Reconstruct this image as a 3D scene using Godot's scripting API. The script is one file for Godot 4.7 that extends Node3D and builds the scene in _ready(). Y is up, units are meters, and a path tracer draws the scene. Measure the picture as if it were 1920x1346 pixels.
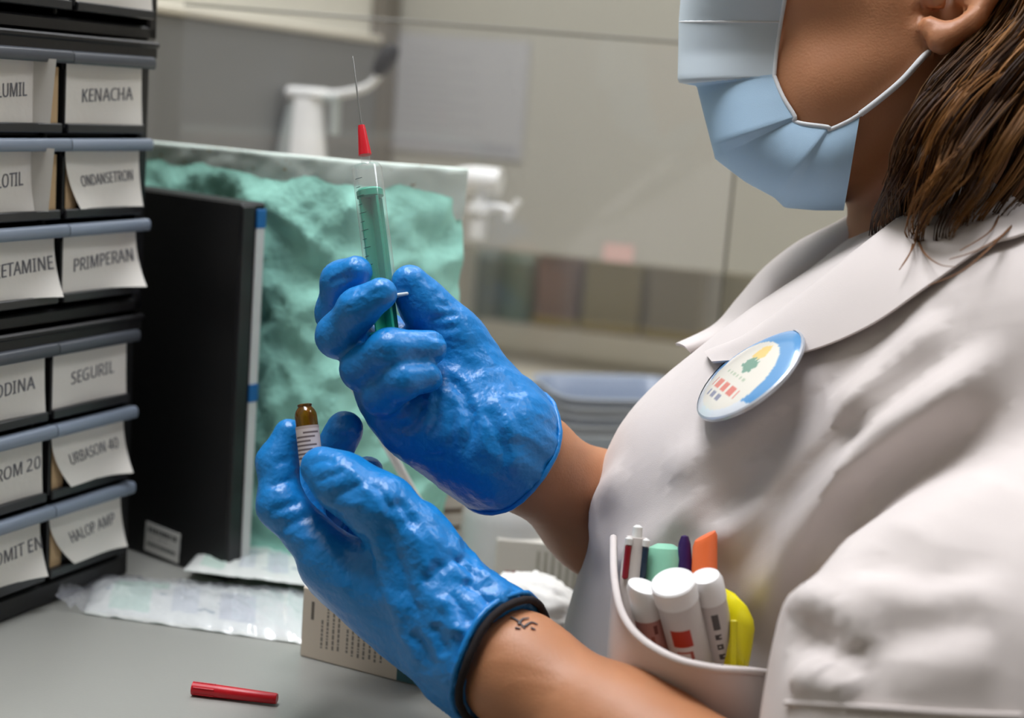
extends Node3D
# A seated nurse in a white tunic fills a syringe at a desk. Metres, y up; back wall runs along x, left wall along z.

const TY := 0.74                      # height of the desk top
const FPX := 2804.17                  # focal length in picture widths of 1920: a 50 mm lens
const COL := 0.0745                   # width of one drawer column
var lens: Transform3D
var taken := {}
var M := {}
var rng := RandomNumberGenerator.new()


func _ready() -> void:
	rng.seed = 11
	set_camera()
	set_world()
	set_lights()
	make_materials()
	room()
	desk()
	back_counter()
	drawer_tower()
	binder()
	draped_box()
	screen()
	left_wall_things()
	cabinet_things()
	desk_things()
	person()
	held_things()
	worn_things()


func set_camera() -> void:
	var c := Camera3D.new()
	c.name = "camera"
	c.position = Vector3(0, 1.0771, 0)
	c.rotation_degrees = Vector3(-10.2, 15.5, 4.4)
	c.fov = 26.9915
	c.near = 0.05
	var at := CameraAttributesPhysical.new()
	at.frustum_focal_length = 50.0
	at.frustum_focus_distance = 0.785
	at.exposure_aperture = 4.3
	at.auto_exposure_enabled = false
	add_child(c)
	c.attributes = at
	c.fov = 26.9915
	c.current = true
	lens = c.transform


func set_world() -> void:
	var w := WorldEnvironment.new()
	w.name = "world"
	var e := Environment.new()
	e.background_mode = Environment.BG_COLOR
	e.background_color = Color(0.05, 0.05, 0.05)
	e.tonemap_mode = Environment.TONE_MAPPER_LINEAR
	e.tonemap_exposure = 1.3
	e.sdfgi_enabled = true
	e.ssao_enabled = true
	e.ssil_enabled = true
	w.environment = e
	add_child(w)


# recessed LED panels in the ceiling: a glowing diffuser in a frame and an area light of the same size under it
func set_lights() -> void:
	ceiling_panel(Vector3(-0.34, 2.6, -0.56), 1.4, "square ceiling light panel above the desk by the left wall")
	ceiling_panel(Vector3(1.0, 2.6, -1.2), 0.78, "square ceiling light panel over the seated person, right of the desk")
	ceiling_panel(Vector3(-0.05, 2.6, -1.88), 0.6, "square ceiling light panel close to the back wall, above the white cabinet")
	added_wall_lamp(Vector3(-0.60, 1.98, -0.95), 0.5)




func added_wall_lamp(at: Vector3, energy: float) -> void:       # unseen strip lamp, added to brighten the chest and tunic front
	var o := thing("added_wall_lamp", "added long white strip lamp, unseen, on the left wall above the drawer tower", "lamp", at)
	o.rotation.z = deg_to_rad(42.0)
	part(o, "housing", boxes([[Vector3(-0.004, 0.022, 0), Vector3(0.1, 0.04, 0.9)]], 0.004), m("frame_white"))
	part(o, "diffuser", boxes([[Vector3(-0.004, -0.001, 0), Vector3(0.09, 0.006, 0.88)]], 0.002), m("panel_glow"))
	var l := AreaLight3D.new()
	l.name = "added_strip_light"
	l.area_size = Vector2(0.088, 0.86)
	l.area_normalize_energy = true
	l.light_energy = energy
	l.light_color = Color("f6f8ff")
	l.shadow_enabled = true
	l.rotation_degrees = Vector3(-90, 0, 0)
	l.position = Vector3(-0.004, -0.012, 0)
	l.set("area_range", 8.0)
	l.set("area_attenuation", 2.0)
	o.add_child(l)


func ceiling_panel(at: Vector3, energy: float, label: String) -> void:
	var o := thing("ceiling_light", label, "ceiling light", at, 0.0, "ceiling light panels")
	part(o, "frame", boxes([[Vector3(0, -0.008, 0.305), Vector3(0.63, 0.016, 0.02)], [Vector3(0, -0.008, -0.305), Vector3(0.63, 0.016, 0.02)], [Vector3(0.305, -0.008, 0), Vector3(0.02, 0.016, 0.59)], [Vector3(-0.305, -0.008, 0), Vector3(0.02, 0.016, 0.59)]], 0.003), m("frame_white", "e8e8e6", 0.4))
	var glow := m("panel_glow", "ffffff", 0.6)
	glow.emission_enabled = true
	glow.emission = Color("f6f8ff")
	glow.emission_energy_multiplier = 3.0
	part(o, "diffuser", boxes([[Vector3(0, -0.006, 0), Vector3(0.59, 0.008, 0.59)]], 0.001), glow)
	var l := AreaLight3D.new()
	l.name = "panel_light"
	l.area_size = Vector2(0.58, 0.58)
	l.area_normalize_energy = true
	l.light_energy = energy
	l.light_color = Color("f6f8ff")
	l.shadow_enabled = true
	l.rotation_degrees = Vector3(-90, 0, 0)
	l.position = Vector3(0, -0.02, 0)
	l.set("area_range", 8.0)
	l.set("area_attenuation", 2.0)
	o.add_child(l)


# ---------------------------------------------------------------- helpers: nodes
func numbered(n: String) -> String:
	var k: int = taken.get(n, 0)
	taken[n] = k + 1
	return n if k == 0 else "%s_%03d" % [n, k]


func metas(o: Node, label: String, category: String, group := "") -> void:
	o.set_meta("label", label)
	o.set_meta("category", category)
	if group:
		o.set_meta("group", group)


func thing(called: String, label: String, category: String, at := Vector3.ZERO, turn := 0.0, group := "") -> Node3D:
	var o := Node3D.new()
	o.name = numbered(called)
	o.position = at
	o.rotation.y = turn
	add_child(o, true)
	metas(o, label, category, group)
	return o


func part(to: Node, called: String, mesh: Mesh, mat: Material, xf := Transform3D.IDENTITY) -> MeshInstance3D:
	var o := MeshInstance3D.new()
	o.name = called
	o.mesh = mesh
	if mat:
		o.material_override = mat
	o.transform = xf
	to.add_child(o, true)
	return o


# a part whose mesh was made in room coordinates
func part_room(to: Node3D, called: String, mesh: Mesh, mat: Material) -> MeshInstance3D:
	return part(to, called, mesh, mat, to.transform.affine_inverse())


func structure(called: String, mesh: Mesh, mat: Material, at: Vector3) -> MeshInstance3D:
	var o := part(self, called, mesh, mat, Transform3D(Basis(), at))
	o.set_meta("kind", "structure")
	return o


# ---------------------------------------------------------------- helpers: the lens
func P(px: float, py: float, d: float) -> Vector3:      # the point of the room seen there, d metres in front of the lens
	return lens * Vector3((px - 960.0) / FPX * d, (673.0 - py) / FPX * d, -d)


func sight(px: float, py: float) -> Vector3:
	return (lens.basis * Vector3((px - 960.0) / FPX, (673.0 - py) / FPX, -1.0))


func on_plane(px: float, py: float, o: Vector3, n: Vector3) -> Vector3:
	var s := sight(px, py)
	return lens.origin + s * ((o - lens.origin).dot(n) / s.dot(n))


func on_desk(px: float, py: float) -> Vector3:
	return on_plane(px, py, Vector3(0, TY, 0), Vector3.UP)


# ---------------------------------------------------------------- helpers: materials
func m(key: String, hex := "ffffff", rough := 0.6, metal := 0.0) -> StandardMaterial3D:
	if M.has(key):
		return M[key]
	var s := StandardMaterial3D.new()
	s.resource_name = key
	s.albedo_color = Color(hex)
	s.roughness = rough
	s.metallic = metal
	M[key] = s
	return s


func noise_tex(seed_: int, freq: float, size := 256, octaves := 3, ridged := false) -> NoiseTexture2D:
	var f := FastNoiseLite.new()
	f.seed = seed_
	f.frequency = freq
	f.noise_type = FastNoiseLite.TYPE_SIMPLEX_SMOOTH
	f.fractal_type = FastNoiseLite.FRACTAL_RIDGED if ridged else FastNoiseLite.FRACTAL_FBM
	f.fractal_octaves = octaves
	var t := NoiseTexture2D.new()
	t.width = size
	t.height = size
	t.seamless = true
	t.noise = f
	return t


func relief(s: StandardMaterial3D, t: Texture2D, depth_cm: float, scale: float) -> void:
	s.heightmap_enabled = true
	s.heightmap_texture = t
	s.heightmap_scale = depth_cm
	s.uv1_triplanar = true
	s.uv1_scale = Vector3.ONE * scale


func picture(w: int, h: int, bg: String, rects: Array) -> ImageTexture:
	var im := Image.create(w, h, false, Image.FORMAT_RGBA8)
	im.fill(Color(bg))
	for r in rects:
		im.fill_rect(Rect2i(r[0], r[1], r[2], r[3]), Color(r[4]))
	return ImageTexture.create_from_image(im)


func printed(key: String, t: Texture2D, rough: float) -> StandardMaterial3D:
	var s := m(key, "ffffff", rough)
	s.albedo_texture = t
	return s


func make_materials() -> void:
	var grain := noise_tex(3, 0.05)
	var fine := noise_tex(5, 0.2)
	relief(m("wall_paint", "d2cfc2", 0.7), fine, 0.02, 6.0)
	relief(m("desk_top", "9b9b94", 0.38), fine, 0.004, 10.0)
	m("grey_panel", "72726f", 0.5)
	m("cabinet_white", "a5a296", 0.35)
	relief(m("black_plastic", "101012", 0.42), grain, 0.01, 8.0)
	m("tray_smoke", "2b2c2e", 0.3)
	m("ledge", "7d8896", 0.32)
	relief(m("paper", "ebe7de", 0.85), grain, 0.01, 12.0)
	m("paper_tan", "c9ab82", 0.85)
	m("ink", "747479", 0.8)
	var g := m("glove", "0f7cc6", 0.36)
	g.metallic_specular = 0.5
	relief(g, noise_tex(8, 0.06, 256, 4), 0.05, 14.0)
	var sk := m("skin", "b67c56", 0.5)
	sk.vertex_color_use_as_albedo = true
	sk.subsurf_scatter_enabled = true
	sk.subsurf_scatter_strength = 0.12
	relief(sk, noise_tex(9, 0.15, 256, 3), 0.012, 14.0)
	var c := m("tunic", "d4cbc7", 0.82)
	relief(c, noise_tex(10, 0.35, 256, 2), 0.01, 22.0)
	var mk := m("mask", "a6c4dc", 0.85)
	relief(mk, noise_tex(12, 0.3, 256, 2), 0.008, 30.0)
	m("mask_white", "d8dadc", 0.8)
	m("mask_pale", "c6d2da", 0.85)
	var hr := m("hair", "ffffff", 0.42)
	hr.vertex_color_use_as_albedo = true
	hr.metallic_specular = 0.3
	var dr := m("drape", "abecd9", 0.75)
	relief(dr, noise_tex(14, 0.06, 256, 4), 0.06, 9.0)
	m("drape_pale", "d9e6dc", 0.75)
	var gl := m("clear", "ffffff", 0.05)
	gl.transparency = BaseMaterial3D.TRANSPARENCY_ALPHA
	gl.albedo_color = Color(0.95, 0.97, 1.0, 0.05)
	gl.cull_mode = BaseMaterial3D.CULL_DISABLED
	m("white_plastic", "e6e6e2", 0.35)


# ---------------------------------------------------------------- helpers: shapes
func finish(v: PackedVector3Array, n: PackedVector3Array, uv: PackedVector2Array, idx: PackedInt32Array, col := PackedColorArray()) -> ArrayMesh:
	var a := []
	a.resize(Mesh.ARRAY_MAX)
	a[Mesh.ARRAY_VERTEX] = v
	a[Mesh.ARRAY_NORMAL] = n
	if uv.size():
		a[Mesh.ARRAY_TEX_UV] = uv
	if col.size():
		a[Mesh.ARRAY_COLOR] = col
	a[Mesh.ARRAY_INDEX] = idx
	var me := ArrayMesh.new()
	me.add_surface_from_arrays(Mesh.PRIMITIVE_TRIANGLES, a)
	return me


func orient(v: PackedVector3Array, n: PackedVector3Array, idx: PackedInt32Array) -> PackedInt32Array:   # winding that agrees with the normals
	for t in range(0, idx.size(), 3):
		if (v[idx[t + 1]] - v[idx[t]]).cross(v[idx[t + 2]] - v[idx[t]]).dot(n[idx[t]]) > 0.0:
			var s := idx[t + 1]
			idx[t + 1] = idx[t + 2]
			idx[t + 2] = s
	return idx


func joined(meshes: Array) -> ArrayMesh:                 # several meshes as surfaces of one (each keeps its own material)
	var me := ArrayMesh.new()
	for pair in meshes:
		for k in pair[0].get_surface_count():
			me.add_surface_from_arrays(Mesh.PRIMITIVE_TRIANGLES, pair[0].surface_get_arrays(k))
			me.surface_set_material(me.get_surface_count() - 1, pair[1])
	return me


func merged(list: Array) -> ArrayMesh:                   # several meshes of one material as one surface
	var st := SurfaceTool.new()
	for e in list:
		if e is Array:
			st.append_from(e[0], 0, e[1])
		else:
			st.append_from(e, 0, Transform3D.IDENTITY)
	return st.commit()


func vertex_normals(v: PackedVector3Array, idx: PackedInt32Array) -> PackedVector3Array:
	var n := PackedVector3Array()
	n.resize(v.size())
	for t in range(0, idx.size(), 3):
		var a := idx[t]
		var b := idx[t + 1]
		var c := idx[t + 2]
		var f := (v[c] - v[a]).cross(v[b] - v[a])
		n[a] += f
		n[b] += f
		n[c] += f
	for k in n.size():
		n[k] = n[k].normalized()
	return n


# boxes [centre, size] with chamfered edges, as one flat-shaded mesh
func boxes(list: Array, c := 0.002) -> ArrayMesh:
	var v := PackedVector3Array()
	var n := PackedVector3Array()
	var uv := PackedVector2Array()
	var idx := PackedInt32Array()
	for e in list:
		var o: Vector3 = e[0]
		var h: Vector3 = e[1] * 0.5
		var cc := minf(c, minf(h.x, minf(h.y, h.z)) * 0.6)
		var faces := []
		for ax in 3:
			for s in [-1.0, 1.0]:
				var i := (ax + 1) % 3
				var j := (ax + 2) % 3
				var q := []
				for w in [[-1, -1], [1, -1], [1, 1], [-1, 1]]:
					var p := Vector3.ZERO
					p[ax] = s * h[ax]
					p[i] = w[0] * (h[i] - cc)
					p[j] = w[1] * (h[j] - cc)
					q.append(p)
				var nn := Vector3.ZERO
				nn[ax] = s
				faces.append([q, nn])
		for ax in 3:
			var i := (ax + 1) % 3
			var j := (ax + 2) % 3
			for s in [[-1, -1], [1, -1], [1, 1], [-1, 1]]:
				var q := []
				for w in [[-1, 0], [1, 0], [1, 1], [-1, 1]]:
					var p := Vector3.ZERO
					p[ax] = w[0] * (h[ax] - cc)
					p[i] = s[0] * (h[i] - (cc if w[1] == 0 else 0.0))
					p[j] = s[1] * (h[j] - (0.0 if w[1] == 0 else cc))
					q.append(p)
				var nn := Vector3.ZERO
				nn[i] = s[0]
				nn[j] = s[1]
				faces.append([q, nn.normalized()])
		for sx in [-1, 1]:
			for sy in [-1, 1]:
				for sz in [-1, 1]:
					var s := Vector3(sx, sy, sz)
					var q := []
					for ax in 3:
						var p := s * (h - Vector3.ONE * cc)
						p[ax] = s[ax] * h[ax]
						q.append(p)
					faces.append([q, s.normalized()])
		for f in faces:
			var q: Array = f[0]
			var nn: Vector3 = f[1]
			var at := v.size()
			var ax := nn.abs().max_axis_index()
			for p in q:
				v.append(o + p)
				n.append(nn)
				var r: Vector3 = (p + h) / (2.0 * h)
				uv.append(Vector2(r.x, 1.0 - r.y) if ax == 2 else Vector2(r.z, 1.0 - r.y) if ax == 0 else Vector2(r.x, r.z))
			var tris := [[0, 1, 2], [0, 2, 3]] if q.size() == 4 else [[0, 1, 2]]
			for t in tris:
				var flip: bool = (q[t[1]] - q[t[0]]).cross(q[t[2]] - q[t[0]]).dot(nn) > 0.0
				idx.append(at + t[0])
				idx.append(at + (t[2] if flip else t[1]))
				idx.append(at + (t[1] if flip else t[2]))
	return finish(v, n, uv, idx)


# a surface over (u, v) in 0..1; wrap joins u = 0 and u = 1
func grid(nu: int, nv: int, f: Callable, wrap := false, flip := false, tint = null) -> ArrayMesh:
	var v := PackedVector3Array()
	var uv := PackedVector2Array()
	var col := PackedColorArray()
	var idx := PackedInt32Array()
	for j in nv + 1:
		for i in nu + 1:
			var a := float(i) / nu
			var b := float(j) / nv
			v.append(f.call(0.0 if wrap and i == nu else a, b))
			uv.append(Vector2(a, b))
			if tint != null:
				col.append(tint.call(a, b))
	for j in nv:
		for i in nu:
			var a := j * (nu + 1) + i
			var b := a + 1
			var c := a + nu + 1
			var d := c + 1
			for t in ([a, c, b, b, c, d] if flip else [a, b, c, b, d, c]):
				idx.append(t)
	var n := vertex_normals(v, idx)
	if wrap:
		for j in nv + 1:
			var s := (n[j * (nu + 1)] + n[j * (nu + 1) + nu]).normalized()
			n[j * (nu + 1)] = s
			n[j * (nu + 1) + nu] = s
	return finish(v, n, uv, idx, col)


# the same with thickness th, closed at its rims
func shell(nu: int, nv: int, f: Callable, th: float, tint = null) -> ArrayMesh:
	var base := grid(nu, nv, f)
	var a := base.surface_get_arrays(0)
	var v: PackedVector3Array = a[Mesh.ARRAY_VERTEX]
	var n: PackedVector3Array = a[Mesh.ARRAY_NORMAL]
	var uv: PackedVector2Array = a[Mesh.ARRAY_TEX_UV]
	var idx: PackedInt32Array = a[Mesh.ARRAY_INDEX]
	var k := v.size()
	var tri := idx.size()
	for i in k:
		v.append(v[i] - n[i] * th)
		n.append(-n[i])
		uv.append(uv[i])
	for t in range(0, tri, 3):
		idx.append_array([idx[t] + k, idx[t + 2] + k, idx[t + 1] + k])
	var rim := PackedInt32Array()
	for i in nu + 1:
		rim.append(i)
	for j in range(1, nv + 1):
		rim.append(j * (nu + 1) + nu)
	for i in range(nu - 1, -1, -1):
		rim.append(nv * (nu + 1) + i)
	for j in range(nv - 1, -1, -1):
		rim.append(j * (nu + 1))
	for i in rim.size() - 1:
		var p := rim[i]
		var q := rim[i + 1]
		var out := (v[q] - v[p]).cross(n[p]).normalized()
		var at := v.size()
		for w in [p, q, q + k, p + k]:
			v.append(v[w])
			n.append(out)
			uv.append(uv[w])
		if (v[at + 1] - v[at]).cross(v[at + 2] - v[at]).dot(out) > 0.0:
			idx.append_array([at, at + 2, at + 1, at, at + 3, at + 2])
		else:
			idx.append_array([at, at + 1, at + 2, at, at + 2, at + 3])
	var col := PackedColorArray()
	if tint != null:
		for q in uv:
			col.append(tint.call(q.x, q.y))
	return finish(v, n, uv, idx, col)


# profile of (radius, height) turned about y; corners sharper than 40 degrees stay sharp
func lathe(prof: Array, seg := 32) -> ArrayMesh:
	var v := PackedVector3Array()
	var n := PackedVector3Array()
	var uv := PackedVector2Array()
	var idx := PackedInt32Array()
	var dirs := []
	for i in prof.size() - 1:
		var d: Vector2 = (prof[i + 1] - prof[i]).normalized()
		dirs.append(Vector2(d.y, -d.x))
	var y0: float = prof[0].y
	var y1: float = prof[-1].y
	for i in prof.size() - 1:
		var na: Vector2 = dirs[i]
		var nb: Vector2 = dirs[i]
		if i > 0 and dirs[i - 1].dot(dirs[i]) > 0.77:
			na = (dirs[i - 1] + dirs[i]).normalized()
		if i < dirs.size() - 1 and dirs[i + 1].dot(dirs[i]) > 0.77:
			nb = (dirs[i + 1] + dirs[i]).normalized()
		var at := v.size()
		for s in seg + 1:
			var t := TAU * s / seg
			for w in [[prof[i], na], [prof[i + 1], nb]]:
				v.append(Vector3(w[0].x * cos(t), w[0].y, w[0].x * sin(t)))
				n.append(Vector3(w[1].x * cos(t), w[1].y, w[1].x * sin(t)))
				uv.append(Vector2(float(s) / seg, (y1 - w[0].y) / maxf(absf(y1 - y0), 1e-6)))
		for s in seg:
			var a := at + s * 2
			for t in [[a, a + 1, a + 2], [a + 1, a + 3, a + 2]]:
				var out: Vector3 = n[t[0]] + n[t[1]] + n[t[2]]
				if (v[t[1]] - v[t[0]]).cross(v[t[2]] - v[t[0]]).dot(out) > 0.0:
					idx.append_array([t[0], t[2], t[1]])
				else:
					idx.append_array([t[0], t[1], t[2]])
	return finish(v, n, uv, idx)


func smooth_line(pts: Array, per := 6) -> PackedVector3Array:
	var out := PackedVector3Array()
	for i in pts.size() - 1:
		var a: Vector3 = pts[maxi(i - 1, 0)]
		var d: Vector3 = pts[mini(i + 2, pts.size() - 1)]
		for k in per:
			out.append(pts[i].cubic_interpolate(pts[i + 1], a, d, float(k) / per))
	out.append(pts[-1])
	return out


func tube(pts: PackedVector3Array, r0: float, r1 := -1.0, seg := 10, squash := 1.0, tint := Color.WHITE, tip := Color.WHITE, up := Vector3.UP) -> ArrayMesh:
	if r1 < 0.0:
		r1 = r0
	var v := PackedVector3Array()
	var n := PackedVector3Array()
	var uv := PackedVector2Array()
	var col := PackedColorArray()
	var idx := PackedInt32Array()
	var k := pts.size()
	var side := Vector3.ZERO
	for i in k:
		var t := (pts[mini(i + 1, k - 1)] - pts[maxi(i - 1, 0)]).normalized()
		if i == 0:
			side = t.cross(up)
			if side.length() < 0.05:
				side = t.cross(Vector3.RIGHT)
		side = (side - t * side.dot(t)).normalized()
		var b := t.cross(side)
		var r := lerpf(r0, r1, float(i) / (k - 1))
		for s in seg:
			var w := TAU * s / seg
			var d := side * cos(w) + b * sin(w) * squash
			v.append(pts[i] + d * r)
			n.append((side * cos(w) * squash + b * sin(w)).normalized())
			uv.append(Vector2(float(s) / seg, float(i) / (k - 1)))
			col.append(tint.lerp(tip, float(i) / (k - 1)))
	for i in k - 1:
		for s in seg:
			var a := i * seg + s
			var b := i * seg + (s + 1) % seg
			idx.append_array([a, a + seg, b, b, a + seg, b + seg])
	for e in [0, k - 1]:
		var t: Vector3 = (pts[0] - pts[1]).normalized() if e == 0 else (pts[k - 1] - pts[k - 2]).normalized()
		var at := v.size()
		v.append(pts[e])
		n.append(t)
		uv.append(Vector2(0.5, float(e) / (k - 1)))
		col.append(tint if e == 0 else tip)
		for s in seg:
			v.append(v[e * seg + s])
			n.append(t)
			uv.append(Vector2(0.5, float(e) / (k - 1)))
			col.append(tint if e == 0 else tip)
		for s in seg:
			var a := at + 1 + s
			var b := at + 1 + (s + 1) % seg
			if (v[a] - v[at]).cross(v[b] - v[at]).dot(t) > 0.0:
				idx.append_array([at, b, a])
			else:
				idx.append_array([at, a, b])
	return finish(v, n, uv, idx, col)


func along(a: Vector3, b: Vector3, side := Vector3.ZERO) -> Transform3D:   # y axis from a towards b
	var y := (b - a).normalized()
	var x := side if side != Vector3.ZERO else (lens.basis * Vector3.RIGHT)
	x = (x - y * x.dot(y)).normalized()
	return Transform3D(Basis(x, y, x.cross(y)), a)


func words(text: String, height: float, font := "Droid Sans", depth := 0.0003, bold := false) -> ArrayMesh:   # centred on the origin, facing +z
	var f := SystemFont.new()
	f.font_names = PackedStringArray([font])
	f.font_weight = 700 if bold else 400
	var t := TextMesh.new()
	t.text = text
	t.font = f
	t.font_size = 32
	t.pixel_size = height / 23.0
	t.depth = depth
	t.curve_step = 4.0
	var me := ArrayMesh.new()
	me.add_surface_from_arrays(Mesh.PRIMITIVE_TRIANGLES, t.get_mesh_arrays())
	return me


func bent(me: ArrayMesh, f: Callable) -> ArrayMesh:
	var a := me.surface_get_arrays(0)
	var v: PackedVector3Array = a[Mesh.ARRAY_VERTEX]
	for i in v.size():
		v[i] = f.call(v[i])
	a[Mesh.ARRAY_VERTEX] = v
	var out := ArrayMesh.new()
	out.add_surface_from_arrays(Mesh.PRIMITIVE_TRIANGLES, a)
	return out


# ---------------------------------------------------------------- the setting
func room() -> void:
	var paint := m("wall_paint")
	structure("floor", boxes([[Vector3(0.9, -0.06, 0), Vector3(3.4, 0.12, 4.8)]], 0.0), m("floor_vinyl", "8d8b84", 0.45), Vector3.ZERO)
	structure("ceiling", boxes([[Vector3(0.9, 2.67, 0), Vector3(3.4, 0.12, 4.8)]], 0.0), m("ceiling_white", "d9d8d3", 0.8), Vector3.ZERO)
	structure("wall_left", boxes([[Vector3(-0.705, 1.3, 0), Vector3(0.12, 2.62, 4.8)]], 0.0), paint, Vector3.ZERO)
	structure("wall_back", boxes([[Vector3(0.9, 1.3, -2.26), Vector3(3.1, 2.62, 0.12)]], 0.0), paint, Vector3.ZERO)
	structure("wall_right", boxes([[Vector3(2.46, 1.3, 0), Vector3(0.12, 2.62, 4.8)]], 0.0), paint, Vector3.ZERO)
	structure("wall_front", boxes([[Vector3(0.9, 1.3, 2.26), Vector3(3.1, 2.62, 0.12)]], 0.0), m("wall_panelling", "8a7866", 0.6), Vector3.ZERO)


func desk() -> void:
	var t := thing("desk", "pale grey laminate desk under the drawer tower, the packets and the red cap", "desk", Vector3(-0.645, 0, -1.15))
	part(t, "desktop", boxes([[Vector3(0.2185, TY - 0.014, 0.35), Vector3(0.433, 0.028, 0.698)]], 0.003), m("desk_top"))
	for x in [0.03, 0.40]:
		for z in [0.05, 0.66]:
			part(t, "leg", boxes([[Vector3(x, (TY - 0.03) * 0.5, z), Vector3(0.04, TY - 0.03, 0.04)]], 0.003), m("leg_steel", "8f9296", 0.4, 0.6))


func back_counter() -> void:
	var t := thing("counter", "pale counter along the back wall under the low white cabinet", "counter", Vector3(-0.645, 0, -2.2))
	part(t, "worktop", boxes([[Vector3(1.1, TY - 0.016, 0.525), Vector3(2.19, 0.032, 1.045)]], 0.003), m("counter_top", "d2c9b2", 0.45))
	for k in 4:
		var d := part(t, "door", boxes([[Vector3(0.3 + k * 0.53, 0.36, 1.0), Vector3(0.52, 0.66, 0.02)]], 0.002), m("cabinet_white"))
		part(d, "handle", tube(smooth_line([Vector3(0.5 + k * 0.53, 0.52, 1.01), Vector3(0.5 + k * 0.53, 0.52, 1.035), Vector3(0.5 + k * 0.53, 0.62, 1.035), Vector3(0.5 + k * 0.53, 0.62, 1.01)], 4), 0.005), m("leg_steel"))
	part(t, "carcass", boxes([[Vector3(1.1, 0.36, 0.49), Vector3(2.18, 0.7, 0.97)]], 0.002), m("cabinet_white"))


# ---------------------------------------------------------------- left: drawer tower
func drawer_tower() -> void:
	var u := Vector3(sin(deg_to_rad(9.0)), 0, -cos(deg_to_rad(9.0)))
	var n := Vector3(cos(deg_to_rad(9.0)), 0, sin(deg_to_rad(9.0)))
	var o := on_desk(240, 1075)
	var names := [
		[["SAL", "UROMIT EN", "HALOP AMP"], ["DIAZ", "FUROM 20", "URBASON 40"], ["ADREN", "IODINA", "SEGURIL"]],
		[["TRAM", "KETAMINE", "PRIMPERAN"], ["DEXA", "NOLOTIL", "ONDANSETRON"], ["ATRO", "N FLUMIL", "KENACHA"]],
		[["VIT K", "HEPAR", "LIDOC"], ["MEPI", "BUSCA", "DOPA"], ["SUERO", "AGUA", "GLUC"]]]
	var kinds := ["lowest black drawer unit of the tower, standing on the desk", "middle black drawer unit of the tower, between two others", "uppermost black drawer unit, cut off by the top of the picture"]
	var base := [0.0055, 0.0, 0.0]
	var y := TY
	for k in 3:
		var t := thing("drawer_unit", kinds[k], "drawer unit", Vector3.ZERO, 0.0, "stacked drawer units")
		t.transform = Transform3D(Basis(u, Vector3.UP, n), Vector3(o.x, y, o.z) + u * [0.0, 0.0065, 0.0125][k])
		drawer_unit(t, base[k], names[k], k)
		y += 0.172 + base[k]


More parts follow.
